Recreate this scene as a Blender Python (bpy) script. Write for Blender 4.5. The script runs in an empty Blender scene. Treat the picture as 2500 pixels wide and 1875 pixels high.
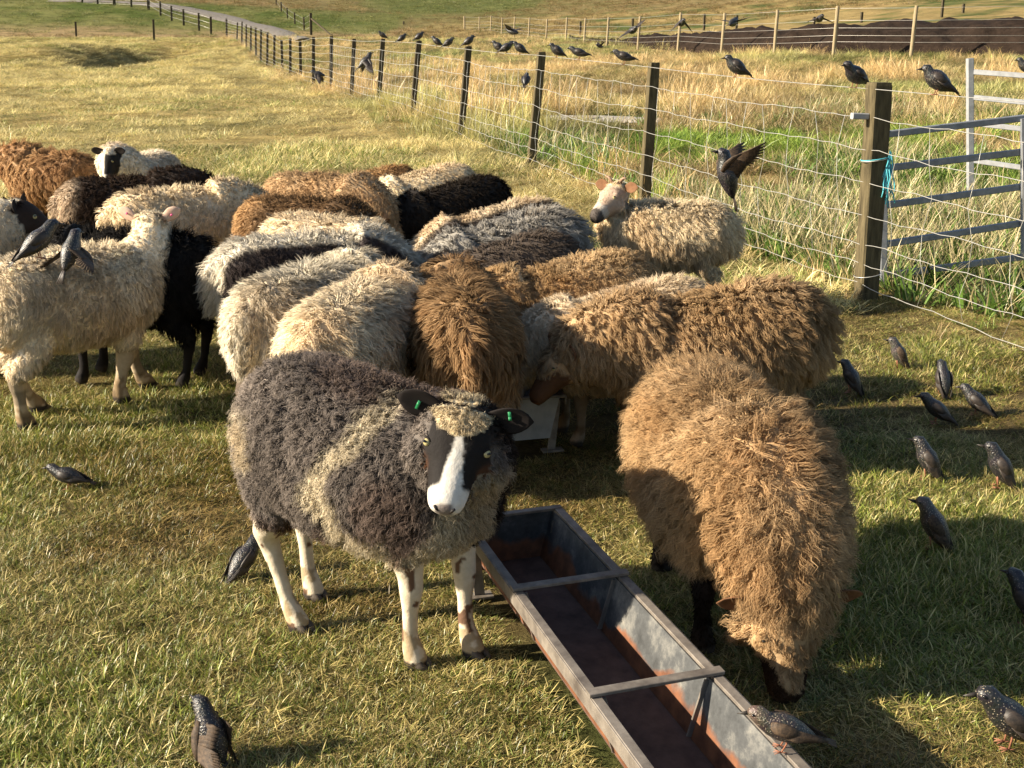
import bpy, math
import numpy as np
from mathutils import Vector, Matrix, kdtree

# ------------------------------------------------------------------ camera, sky, sun, exposure
scn = bpy.context.scene
COL = scn.collection
CAM_H, FPX, HORIZON = 1.5, 2900.0, 90.0          # metres; focal length and horizon row in photo pixels
PITCH = math.atan((937.5 - HORIZON) / FPX)
cam = bpy.data.cameras.new('camera'); cam_o = bpy.data.objects.new('camera', cam); COL.objects.link(cam_o)
cam_o.location = (0, 0, CAM_H); cam_o.rotation_euler = (math.pi/2 - PITCH, 0, 0)
cam.sensor_width = 36.0; cam.lens = FPX*36/2500; cam.clip_start = .05; cam.clip_end = 3000
scn.camera = cam_o
SUN_EL, SUN_DIR = math.radians(25), (-0.986, -0.165)  # horizontal direction towards the sun
w = bpy.data.worlds.new('World'); scn.world = w; w.use_nodes = True
nt = w.node_tree
sky = nt.nodes.new('ShaderNodeTexSky'); sky.sky_type = 'NISHITA'; sky.sun_disc = False
sky.sun_elevation = SUN_EL; sky.sun_rotation = math.atan2(SUN_DIR[0], SUN_DIR[1])
sky.altitude = 20; sky.dust_density = 1.0
bg = nt.nodes['Background']; bg.inputs[1].default_value = .062
nt.links.new(sky.outputs[0], bg.inputs[0])
sun = bpy.data.lights.new('sun', 'SUN'); sun.energy = 5.0; sun.angle = math.radians(.55); sun.color = (1, .885, .71)
sun_o = bpy.data.objects.new('sun', sun); COL.objects.link(sun_o)
sd = Vector((SUN_DIR[0]*math.cos(SUN_EL), SUN_DIR[1]*math.cos(SUN_EL), math.sin(SUN_EL)))
sun_o.rotation_euler = sd.to_track_quat('Z', 'Y').to_euler(); sun_o.location = (-6, -2, 8)
scn.view_settings.view_transform = 'Standard'; scn.view_settings.look = 'None'
scn.view_settings.exposure = 1.48; scn.view_settings.gamma = 1.0
scn.cycles.max_bounces = 6; scn.cycles.diffuse_bounces = 3; scn.cycles.glossy_bounces = 2
scn.cycles.transmission_bounces = 3; scn.cycles.transparent_max_bounces = 4
scn.cycles.use_denoising = True

# ------------------------------------------------------------------ photo pixel helpers (pixels of a 2212 x 1659 view)
PS = 2500/2212
CP, SP = math.cos(PITCH), math.sin(PITCH)
def ray(x, y):
    a = (x*PS - 1250)/FPX; b = (937.5 - y*PS)/FPX
    return np.array([a, CP + b*SP, -SP + b*CP])
def at(x, y, z=0.0):
    d = ray(x, y); t = (z - CAM_H)/d[2]
    return np.array([0, 0, CAM_H]) + t*d
def atd(x, y, D):
    d = ray(x, y)
    return np.array([0, 0, CAM_H]) + d*D/d[1]

rng = np.random.default_rng(7)
def norm(v):
    return v/np.maximum(np.linalg.norm(v, axis=-1, keepdims=True), 1e-9)
def vnoise(P, seed=0):
    """smooth value noise of N x 3 points, 0..1"""
    P = np.asarray(P, float)
    i = np.floor(P).astype(np.int64); f = P - i; f = f*f*(3 - 2*f)
    out = 0
    for dx in (0, 1):
        for dy in (0, 1):
            for dz in (0, 1):
                h = (i[:, 0]+dx)*374761393 + (i[:, 1]+dy)*668265263 + (i[:, 2]+dz)*2147483647 + seed*1274126177
                h = (h ^ (h >> 13))*1274126177; h = h ^ (h >> 16)
                v = (h & 0xFFFF)/65535.0
                out = out + v*np.where(dx, f[:, 0], 1-f[:, 0])*np.where(dy, f[:, 1], 1-f[:, 1])*np.where(dz, f[:, 2], 1-f[:, 2])
    return out
def fbm2(x, y, sc, seed=0, oct=3):
    o = 0; a = 1; t = 0
    for k in range(oct):
        o = o + a*vnoise(np.stack([x*sc*2**k, y*sc*2**k, np.full_like(x, 3.7*k)], 1), seed+k); t += a; a *= .5
    return o/t
def sstep(a, b, x):
    t = np.clip((x-a)/(b-a), 0, 1); return t*t*(3-2*t)

# ------------------------------------------------------------------ terrain
_c = []
for x in (-8, -3, 2, 8):
    for y in (-8, -2, 3, 7): _c.append((x, y, 0))
_c += [(2.1, 7, 0), (1.1, 10.2, .06), (.2, 13.3, .12), (-.7, 16.5, .15), (-2.5, 23, .22), (-4.4, 30, .27), (-7.2, 40, .27),
       (-9.8, 49, .45), (-11.5, 55.6, .66), (-13.4, 62, .93), (-15.6, 70, 1.33), (-19, 83, 1.45),
       (-8, 14, .03), (-14, 25, .1), (-12, 35, .2), (-22, 45, .3), (-30, 60, .9), (-25, 80, 1.4), (-40, 82, 1.6), (-33, 104, 4.2), (-45, 108, 4.6), (-20, 104, 3.4),
       (3.6, 10, .12), (6, 14, .25), (5, 20, .38), (10, 24, .55), (1, 25, .32), (12.5, 33, .9), (9, 34, .88), (7.5, 42, 1.0), (0, 45, .65), (4.6, 75, 1.5), (-4, 95, 2.05),
       (16, 50, 1.9), (22, 70, 3.0), (24, 100, 4.8), (0, 125, 4.6), (-10, 112, 3.6), (30, 40, 2.2), (40, 20, 1.2), (20, 5, .2), (-40, 30, .4), (-60, 10, 0), (60, 0, .5),
       (0, 160, 7.5), (-80, 160, 9), (80, 160, 10), (-150, 60, 3), (150, 60, 8), (0, 300, 22), (-250, 300, 24), (250, 300, 26), (0, 600, 48), (-500, 600, 50), (500, 600, 50),
       (-300, -50, 0), (300, -50, 4), (0, -60, 0), (-30, -30, 0), (30, -30, 0)]
_c = np.array(_c, float)
def _kern(r): return r
_A = np.zeros((len(_c)+3, len(_c)+3)); _n = len(_c)
_d = np.linalg.norm(_c[:, None, :2] - _c[None, :, :2], axis=2)
_A[:_n, :_n] = _kern(np.sqrt(_d**2 + 4.0)); _A[:_n, _n] = 1; _A[:_n, _n+1:] = _c[:, :2]; _A[_n, :_n] = 1; _A[_n+1:, :_n] = _c[:, :2].T
_w = np.linalg.solve(_A, np.concatenate([_c[:, 2], [0, 0, 0]]))
def terrain(x, y):
    x = np.asarray(x, float); y = np.asarray(y, float); s = x.shape
    x = x.ravel(); y = y.ravel(); out = np.empty_like(x)
    for k in range(0, len(x), 40000):
        X, Y = x[k:k+40000], y[k:k+40000]
        K = np.sqrt((X[:, None]-_c[None, :, 0])**2 + (Y[:, None]-_c[None, :, 1])**2 + 4.0)
        out[k:k+40000] = K @ _w[:_n] + _w[_n] + _w[_n+1]*X + _w[_n+2]*Y
    out = out*sstep(6.5, 9.0, np.hypot(x, y-1))                       # level where the flock stands
    far = sstep(12, 40, y)
    out = out + far*(fbm2(x, y, .12, 5) - .5)*.35 + sstep(8, 20, y)*(fbm2(x, y, .7, 9) - .5)*.07
    # the hollow in the left field
    hx, hy = (x+17.2)/1.7, (y-57)/6.0
    out = out - 1.0*np.exp(-(hx**2 + hy**2)) + .5*np.exp(-(((x+20.5)/2.0)**2 + ((y-56)/6.0)**2))
    return out.reshape(s)
def fence_x(y): return 2.11 - .29*(y - 6.95)
def hit(px, py, d0=3.0, d1=200.0):
    """where the line of sight of a photo pixel meets the ground"""
    D = np.geomspace(d0, d1, 900); d = ray(px, py); P = np.array([0, 0, CAM_H]) + d[None, :]*(D/d[1])[:, None]
    below = P[:, 2] <= terrain(P[:, 0], P[:, 1])
    return P[np.argmax(below)] if below.any() else P[-1]
def gz(x, y): return float(terrain(np.array([x]), np.array([y]))[0])

# ------------------------------------------------------------------ materials
def material(name, rough=.8, spec=.2):
    m = bpy.data.materials.new(name); m.use_nodes = True
    b = m.node_tree.nodes['Principled BSDF']; b.inputs['Roughness'].default_value = rough; b.inputs['Specular IOR Level'].default_value = spec
    return m, m.node_tree, b
def nd(nt, typ, **kw):
    n = nt.nodes.new(typ)
    for k, v in kw.items():
        if k.startswith('i_'):
            key = k[2:]; n.inputs[int(key) if key.isdigit() else key].default_value = v
        else: setattr(n, k, v)
    return n
def noise_ramp(nt, vec, scale, stops, detail=4, rough=.6):
    n = nd(nt, 'ShaderNodeTexNoise', i_Scale=scale, i_Detail=detail, i_Roughness=rough)
    if vec is not None: nt.links.new(vec, n.inputs['Vector'])
    r = nd(nt, 'ShaderNodeValToRGB')
    while len(r.color_ramp.elements) < len(stops): r.color_ramp.elements.new(.5)
    for e, (p, c) in zip(r.color_ramp.elements, stops): e.position = p; e.color = (*c, 1) if len(c) == 3 else c
    nt.links.new(n.outputs['Fac'], r.inputs[0])
    return r.outputs[0], n.outputs['Fac']
def mixc(nt, a, b, fac, mode='MIX'):
    m = nd(nt, 'ShaderNodeMix', data_type='RGBA', blend_type=mode)
    for s, v in ((6, a), (7, b), (0, fac)):
        if hasattr(v, 'is_linked') or isinstance(v, bpy.types.NodeSocket): nt.links.new(v, m.inputs[s])
        else: m.inputs[s].default_value = (*v, 1) if isinstance(v, tuple) else v
    return m.outputs[2]
def bump(nt, b, h, strength=.4, dist=.01):
    n = nd(nt, 'ShaderNodeBump', i_Strength=strength, i_Distance=dist); nt.links.new(h, n.inputs['Height']); nt.links.new(n.outputs[0], b.inputs['Normal'])

def m_simple(name, c1, c2, scale=8, rough=.8, spec=.2, bmp=.3, metal=0, dist=.004, stretch=None):
    m, nt, b = material(name, rough, spec)
    tc = nd(nt, 'ShaderNodeTexCoord'); v = tc.outputs['Object']
    if stretch:
        mp = nd(nt, 'ShaderNodeMapping'); mp.inputs['Scale'].default_value = stretch; nt.links.new(v, mp.inputs[0]); v = mp.outputs[0]
    c, f = noise_ramp(nt, v, scale, [(.3, c1), (.7, c2)], 6, .65)
    nt.links.new(c, b.inputs['Base Color']); b.inputs['Metallic'].default_value = metal
    if bmp: bump(nt, b, f, bmp, dist)
    return m

def m_blades(name, inst=True):
    """leaf and straw blades: diffuse with some light passing through"""
    m = bpy.data.materials.new(name); m.use_nodes = True; nt = m.node_tree; nt.nodes.clear()
    out = nd(nt, 'ShaderNodeOutputMaterial')
    a = nd(nt, 'ShaderNodeAttribute', attribute_name='bc', attribute_type='GEOMETRY')
    col = a.outputs['Color']
    if inst:
        t = nd(nt, 'ShaderNodeAttribute', attribute_name='tint', attribute_type='INSTANCER')
        col = mixc(nt, a.outputs['Color'], t.outputs['Color'], 1.0, 'MULTIPLY')
    d = nd(nt, 'ShaderNodeBsdfDiffuse'); tr = nd(nt, 'ShaderNodeBsdfTranslucent'); mx = nd(nt, 'ShaderNodeMixShader', i_0=.3)
    gl = nd(nt, 'ShaderNodeBsdfGlossy', i_Roughness=.45); mg = nd(nt, 'ShaderNodeMixShader', i_0=.04)
    nt.links.new(col, d.inputs[0]); nt.links.new(col, tr.inputs[0])
    nt.links.new(d.outputs[0], mx.inputs[1]); nt.links.new(tr.outputs[0], mx.inputs[2])
    nt.links.new(mx.outputs[0], mg.inputs[1]); nt.links.new(gl.outputs[0], mg.inputs[2]); nt.links.new(mg.outputs[0], out.inputs[0])
    return m
def m_wool():
    m = bpy.data.materials.new('wool'); m.use_nodes = True; nt = m.node_tree; nt.nodes.clear()
    out = nd(nt, 'ShaderNodeOutputMaterial')
    a = nd(nt, 'ShaderNodeAttribute', attribute_name='col'); nn = nd(nt, 'ShaderNodeAttribute', attribute_name='wn')
    vt = nd(nt, 'ShaderNodeVectorTransform', vector_type='NORMAL', convert_from='OBJECT', convert_to='WORLD')
    nt.links.new(nn.outputs['Vector'], vt.inputs[0])
    d = nd(nt, 'ShaderNodeBsdfDiffuse'); tr = nd(nt, 'ShaderNodeBsdfTranslucent'); mx = nd(nt, 'ShaderNodeMixShader', i_0=.42)
    nt.links.new(vt.outputs[0], d.inputs['Normal'])
    nt.links.new(a.outputs['Color'], d.inputs[0]); nt.links.new(a.outputs['Color'], tr.inputs[0])
    nt.links.new(d.outputs[0], mx.inputs[1]); nt.links.new(tr.outputs[0], mx.inputs[2]); nt.links.new(mx.outputs[0], out.inputs[0])
    return m
def m_hide():
    m, nt, b = material('hide', .75, .15)
    a = nd(nt, 'ShaderNodeAttribute', attribute_name='col'); tc = nd(nt, 'ShaderNodeTexCoord')
    v, f = noise_ramp(nt, tc.outputs['Object'], 60, [(.25, (.78, .76, .72)), (.75, (1, 1, 1))], 5)
    nt.links.new(mixc(nt, a.outputs['Color'], v, 1.0, 'MULTIPLY'), b.inputs['Base Color']); bump(nt, b, f, .35, .006)
    return m
def m_plain(name, c, rough=.5, spec=.3):
    m, nt, b = material(name, rough, spec); b.inputs['Base Color'].default_value = (*c, 1); return m

M = {}
M['wool'] = m_wool(); M['hide'] = m_hide(); M['blade'] = m_blades('grass_blade')
M['eye'] = m_plain('amber_eye', (.40, .34, .16), .12, .6); M['pupil'] = m_plain('pupil', (.004, .004, .004), .1, .6)
M['hoof'] = m_simple('hoof', (.045, .035, .026), (.10, .08, .06), 40, .6, .3, .3); M['nostril'] = m_plain('nostril', (.02, .015, .013), .5)
M['horn'] = m_simple('horn', (.16, .09, .05), (.30, .19, .12), 40, .5, .3, .4)
M['tag_green'] = m_plain('green_tag', (.025, .22, .08), .35, .4); M['tag_yellow'] = m_plain('yellow_tag', (.62, .58, .10), .35, .4); M['tag_pink'] = m_plain('pink_tag', (.75, .10, .25), .35, .4)
M['post'] = m_simple('weathered_post', (.035, .028, .018), (.10, .082, .05), 9, .9, .1, .6, 0, .004, (6, 6, .8))
M['post_green'] = m_simple('lichened_post', (.038, .031, .018), (.135, .108, .058), 7, .9, .1, .7, 0, .005, (5, 5, .8))
M['post_pale'] = m_simple('new_pine_post', (.20, .155, .09), (.33, .265, .16), 9, .85, .15, .4, 0, .004, (6, 6, .8))
M['wire'] = m_simple('galvanised_wire', (.42, .40, .36), (.58, .56, .50), 30, .45, .5, 0, .6)
M['steel'] = m_simple('galvanised_steel', (.22, .225, .23), (.34, .345, .35), 18, .5, .4, .15, .15, .002); M['steel_dull'] = m_simple('dull_galvanised_steel', (.15, .16, .175), (.27, .28, .30), 18, .5, .4, .15, .3, .002)
M['twine'] = m_simple('teal_twine', (.05, .30, .36), (.12, .45, .50), 60, .8, .2, .3)
M['beak'] = m_plain('beak', (.035, .03, .025), .4); M['leg'] = m_plain('bird_leg', (.28, .12, .07), .6); M['grass_stalk'] = m_plain('straw', (.5, .4, .2), .8)

# ------------------------------------------------------------------ mesh helpers
def mesh_np(name, V, F, mat=None, smooth=True, attrs=None):
    """V: N x 3, F: M x 3 or M x 4 (or a list of both)"""
    me = bpy.data.meshes.new(name); V = np.asarray(V, np.float32)
    Fs = F if isinstance(F, list) else [F]
    Fs = [np.asarray(f, np.int32) for f in Fs if len(f)]
    me.vertices.add(len(V)); me.vertices.foreach_set('co', V.ravel())
    if Fs:
        nl = sum(f.size for f in Fs); npoly = sum(len(f) for f in Fs)
        me.loops.add(nl); me.loops.foreach_set('vertex_index', np.concatenate([f.ravel() for f in Fs]))
        starts = []; o = 0
        for f in Fs: starts.append(o + np.arange(len(f))*f.shape[1]); o += f.size
        me.polygons.add(npoly); me.polygons.foreach_set('loop_start', np.concatenate(starts).astype(np.int32))
        me.update(calc_edges=True)
        me.polygons.foreach_set('use_smooth', np.full(npoly, smooth))
    for k, v in (attrs or {}).items():
        v = np.asarray(v, np.float32)
        if v.shape[1] == 4: a = me.attributes.new(k, 'FLOAT_COLOR', 'POINT'); a.data.foreach_set('color', v.ravel())
        else: a = me.attributes.new(k, 'FLOAT_VECTOR', 'POINT'); a.data.foreach_set('vector', v.ravel())
    if mat: me.materials.append(mat)
    return me
def link(name, me, parent=None):
    o = bpy.data.objects.new(name, me); COL.objects.link(o)
    if parent is not None: o.parent = parent
    return o
def tag(o, label=None, cat=None, group=None, kind=None):
    if label: o['label'] = label
    if cat: o['category'] = cat
    if group: o['group'] = group
    if kind: o['kind'] = kind
    return o
def empty(name, loc=(0, 0, 0), rz=0.0):
    o = bpy.data.objects.new(name, None); COL.objects.link(o); o.location = loc; o.rotation_euler = (0, 0, rz); o.empty_display_size = .1
    return o
def frame_along(C):
    """tangents and two perpendiculars of a polyline"""
    C = np.asarray(C, float); T = np.gradient(C, axis=0); T = norm(T)
    return T
def loft(C, RW, RH, up=(0, 0, 1), n=14, cap=True):
    """closed tube round a centre line: half width RW sideways, RH along 'up'"""
    C = np.asarray(C, float); T = frame_along(C); up = np.asarray(up, float)
    U = np.broadcast_to(up, C.shape) if up.ndim == 1 else up
    Sd = norm(np.cross(T, U)); U2 = norm(np.cross(Sd, T))
    a = np.linspace(0, 2*math.pi, n, endpoint=False)
    RW = np.asarray(RW, float)[:, None, None]; RH = np.asarray(RH, float)[:, None, None]
    V = C[:, None, :] + Sd[:, None, :]*np.cos(a)[None, :, None]*RW + U2[:, None, :]*np.sin(a)[None, :, None]*RH
    m = len(C); V = V.reshape(-1, 3); Q = []
    for i in range(m-1):
        b0, b1 = i*n, (i+1)*n; k = np.arange(n); k2 = (k+1) % n
        Q.append(np.stack([b0+k, b0+k2, b1+k2, b1+k], 1))
    Q = np.concatenate(Q); Tt = np.zeros((0, 3), int)
    if cap:
        V = np.concatenate([V, C[:1], C[-1:]]); k = np.arange(n); k2 = (k+1) % n; c0, c1 = m*n, m*n+1
        Tt = np.concatenate([np.stack([np.full(n, c0), k2, k], 1), np.stack([np.full(n, c1), (m-1)*n+k, (m-1)*n+k2], 1)])
    return V, [Q, Tt]
def merge(parts):
    Vs, Qs, Ts, o = [], [], [], 0
    for V, F in parts:
        F = F if isinstance(F, list) else [F]
        for f in F:
            f = np.asarray(f)
            if len(f) == 0: continue
            (Qs if f.shape[1] == 4 else Ts).append(f + o)
        Vs.append(V); o += len(V)
    return np.concatenate(Vs), [np.concatenate(x) for x in (Qs, Ts) if x]
def box(c, s, R=None, taper=None):
    c = np.asarray(c, float); h = np.asarray(s, float)/2
    V = np.array([[x, y, z] for z in (-1, 1) for y in (-1, 1) for x in (-1, 1)], float)*h
    if R is not None: V = V @ np.asarray(R).T
    return V + c, [np.array([[0, 2, 3, 1], [4, 5, 7, 6], [0, 1, 5, 4], [2, 6, 7, 3], [0, 4, 6, 2], [1, 3, 7, 5]])]
def bar(a, b, wid, thk, up=(0, 0, 1), bev=.15):
    """rectangular bar with chamfered edges between two points"""
    a = np.asarray(a, float); b = np.asarray(b, float); T = norm(b-a); up = np.asarray(up, float)
    if abs(T @ up) > .95: up = np.array([0., 1., 0.])
    Sd = norm(np.cross(T, up)); U = np.cross(Sd, T); w2, t2 = wid/2, thk/2; e = min(w2, t2)*bev*2
    prof = [(-w2+e, -t2), (w2-e, -t2), (w2, -t2+e), (w2, t2-e), (w2-e, t2), (-w2+e, t2), (-w2, t2-e), (-w2, -t2+e)]
    n = 8; V = np.array([p + Sd*x + U*y for p in (a, b) for x, y in prof])
    k = np.arange(n); k2 = (k+1) % n
    V = np.concatenate([V, [a, b]])
    return V, [np.stack([k, k2, n+k2, n+k], 1), np.concatenate([np.stack([np.full(n, 16), k2, k], 1), np.stack([np.full(n, 17), n+k, n+k2], 1)])]
def tube(P, r, n=5):
    P = np.asarray(P, float); T = norm(np.gradient(P, axis=0))
    up = np.where(np.abs(T[:, 2:3]) > .9, np.array([[1., 0, 0]]), np.array([[0, 0, 1.]]))
    R = np.full(len(P), r) if np.isscalar(r) else np.asarray(r)
    return loft(P, R, R, up, n)
def ball(c, r, nu=10, nv=6, sq=(1, 1, 1)):
    t = np.linspace(-1, 1, nv+1)[1:-1]*math.pi/2
    C = np.array([[0, 0, math.sin(a)] for a in np.concatenate([[-math.pi/2*.97], t, [math.pi/2*.97]])]); R = np.sqrt(np.maximum(1 - C[:, 2]**2, 1e-4))
    V, F = loft(C, R, R, (0, 1, 0), nu)
    return V*r*np.asarray(sq) + np.asarray(c), F
def part(name, parts, mat, parent, smooth=True, attrs=None):
    V, F = merge(parts) if isinstance(parts, list) else parts
    return link(name, mesh_np(name, V, F, mat, smooth, attrs), parent)

# ------------------------------------------------------------------ the ground
def in_paddock(x, y): return x < fence_x(y)
def ground_colors(x, y):
    n1 = fbm2(x, y, .45, 21); n2 = fbm2(x, y, 1.7, 22); n3 = fbm2(x, y, .06, 23)
    C = lambda *c: np.array(c)[None, :]
    lerp = lambda a, b, t: a + (b-a)*t[:, None]
    soil = lerp(C(.075, .058, .028), C(.14, .105, .05), n2)
    turf = lerp(C(.06, .07, .022), C(.16, .125, .05), sstep(.35, .65, n2))
    near = lerp(soil, turf, sstep(.35, .6, n1))
    straw = lerp(C(.22, .17, .065), C(.40, .31, .13), sstep(.3, .7, n2)); straw = lerp(straw, C(.13, .125, .045), sstep(.55, .75, n1)*.7)
    c = lerp(near, straw, sstep(6.5, 10, y))
    rough = lerp(C(.20, .15, .06), C(.36, .27, .12), n2); rough = lerp(rough, C(.08, .10, .03), sstep(.5, .68, n1))
    out = sstep(-.2, .5, x - fence_x(y)); c = lerp(c, rough, out*sstep(3, 5, y))
    # beyond the paddock: pinkish stubble, then green, then the brown hill
    g = lerp(C(.075, .10, .022), C(.17, .17, .06), sstep(.35, .65, n1)); pink = lerp(C(.26, .185, .095), C(.33, .25, .13), n2)
    c = lerp(c, pink, sstep(74, 80, y + (n1-.5)*10)*(x < -8)); c = lerp(c, g, sstep(86, 92, y + (n1-.5)*8)*(x < -9))
    hill = lerp(C(.16, .12, .052), C(.27, .21, .10), n2); hill = lerp(hill, C(.11, .12, .04), sstep(.52, .75, n1)*.6)
    c = lerp(c, hill, sstep(96, 104, y + (n3-.5)*20)*(x > -9)); c = lerp(c, hill, sstep(104, 116, y)*(x <= -9))
    patch = np.exp(-(((x+6)/9)**2 + ((y-128)/20)**2)); c = lerp(c, lerp(C(.07, .10, .025), C(.14, .14, .05), n2), np.clip(patch*1.7, 0, 1))
    return c
def build_ground():
    ys = np.concatenate([np.linspace(-60, -3, 14), np.linspace(-2, 9, 110), 9*np.exp(np.linspace(.012, math.log(660/9), 210))])
    us = np.concatenate([-np.geomspace(12, 1.05, 22), np.linspace(-1, 1, 131), np.geomspace(1.05, 12, 22)])
    Y = np.repeat(ys[:, None], len(us), 1); X = us[None, :]*(3.2 + .52*np.abs(ys))[:, None]
    x, y = X.ravel(), Y.ravel(); z = terrain(x, y)
    nearm = sstep(11, 7, np.abs(y-2))
    z = z + nearm*((fbm2(x, y, 3.0, 31) - .5)*.035 - .008)
    c = ground_colors(x, y); m, n = Y.shape
    k = (np.arange(m-1)[:, None]*n + np.arange(n-1)[None, :]).ravel()
    me = mesh_np('ground', np.stack([x, y, z], 1), np.stack([k, k+1, k+n+1, k+n], 1), None, True, {'col': np.concatenate([c, np.ones((len(c), 1))], 1)})
    mt, t, b = material('field_ground', .95, .05)
    a = nd(t, 'ShaderNodeAttribute', attribute_name='col'); tc = nd(t, 'ShaderNodeTexCoord')
    c1, f1 = noise_ramp(t, tc.outputs['Object'], 14, [(.25, (.45, .42, .38)), (.55, (1, 1, 1)), (.8, (1.5, 1.45, 1.3))], 8, .7)
    c2, f2 = noise_ramp(t, tc.outputs['Object'], 1.3, [(.3, (.62, .62, .6)), (.6, (1.15, 1.12, 1.05))], 6, .65)
    col = mixc(t, mixc(t, a.outputs['Color'], c1, 1.0, 'MULTIPLY'), c2, 1.0, 'MULTIPLY'); t.links.new(col, b.inputs['Base Color'])
    ad = nd(t, 'ShaderNodeMath', operation='ADD'); t.links.new(f1, ad.inputs[0]); t.links.new(f2, ad.inputs[1]); bump(t, b, ad.outputs[0], .8, .06)
    me.materials.append(mt)
    return tag(link('ground', me), 'grazed paddock and rough field running up to a brown hillside', 'ground', kind='structure')
build_ground()

def strip_on_ground(name, pts, wid, mat, lift, label, cat):
    pts = np.array(pts, float); T = norm(np.gradient(pts, axis=0)); N = np.stack([-T[:, 1], T[:, 0]], 1)
    t = np.linspace(0, len(pts)-1, 60); i = np.arange(len(pts))
    P = np.stack([np.interp(t, i, pts[:, 0]), np.interp(t, i, pts[:, 1])], 1); Nn = np.stack([np.interp(t, i, N[:, 0]), np.interp(t, i, N[:, 1])], 1)
    W = np.interp(t, i, wid); rows = []
    us = np.linspace(-1, 1, 7)
    for j, u in enumerate(us):
        q = P + Nn*(u*W/2)[:, None]*(1 + .25*(vnoise(np.stack([t*.8, t*0+j, t*0], 1), 3)-.5))[:, None]
        rows.append(np.concatenate([q, (terrain(q[:, 0], q[:, 1]) + lift*(1 - .8*abs(u)**3))[:, None]], 1))
    V = np.stack(rows, 1).reshape(-1, 3); n = 7; k = (np.arange(59)[:, None]*n + np.arange(n-1)[None, :]).ravel()
    return tag(link(name, mesh_np(name, V, np.stack([k, k+1, k+n+1, k+n], 1), mat)), label, cat, kind='structure')
M['gravel'] = m_simple('gravel', (.12, .105, .09), (.23, .205, .175), 5, .95, .1, .6, 0, .03)
tr = [hit(660, 88), hit(610, 72), hit(560, 58), hit(500, 44), hit(440, 30), hit(390, 19), hit(320, 10), hit(240, 5), hit(120, 2)]
strip_on_ground('track', [(p[0], p[1]) for p in tr], [1.0, 1.8, 2.2, 2.4, 2.6, 2.6, 2.6, 2.6, 2.6], M['gravel'], .12, 'grey gravel track climbing beside the fence towards the hill', 'track')

# ------------------------------------------------------------------ sheep
def seg_dist(P, a, b):
    ab = b - a; t = np.clip(((P-a) @ ab)/max(ab @ ab, 1e-9), 0, 1)
    return np.linalg.norm(P - (a + t[:, None]*ab), axis=1), t
def bez(p0, p1, p2, n):
    t = np.linspace(0, 1, n)[:, None]
    return (1-t)**2*p0 + 2*t*(1-t)*p1 + t**2*p2
POSE = {  # poll position and facing of the head in the sheep's own frame (x forward, z up)
    'up': ((.40, 0, .76), (.88, 0, -.48)), 'level': ((.47, 0, .60), (.92, 0, -.4)), 'trough': ((.48, 0, .40), (.42, 0, -.9)),
    'graze': ((.48, 0, .24), (.36, 0, -.93)), 'low': ((.50, 0, .50), (.6, 0, -.8))}
def leg_chain(side, rear, foot=None):
    if rear:
        L = [(-.24, .085, .44, .105), (-.22, .115, .37, .09), (-.235, .115, .30, .058), (-.30, .105, .235, .036), (-.30, .10, .20, .027), (-.285, .10, .13, .0195), (-.275, .10, .075, .0205), (-.262, .10, .045, .026), (-.25, .10, .022, .029), (-.245, .10, .0, .031)]
    else:
        L = [(.20, .085, .43, .10), (.19, .105, .36, .078), (.20, .10, .28, .046), (.21, .095, .225, .032), (.213, .095, .19, .030), (.21, .095, .13, .0195), (.21, .095, .075, .0205), (.218, .095, .045, .026), (.228, .095, .022, .029), (.232, .095, .0, .031)]
    L = np.array(L); L[:, 1] *= side
    if foot is not None:
        d = np.array(foot) - L[-1, :2]; wgt = np.clip((.43 - L[:, 2])/.43, 0, 1)
        L[:, :2] += wgt[:, None]*d[None, :]
    return L
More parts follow.
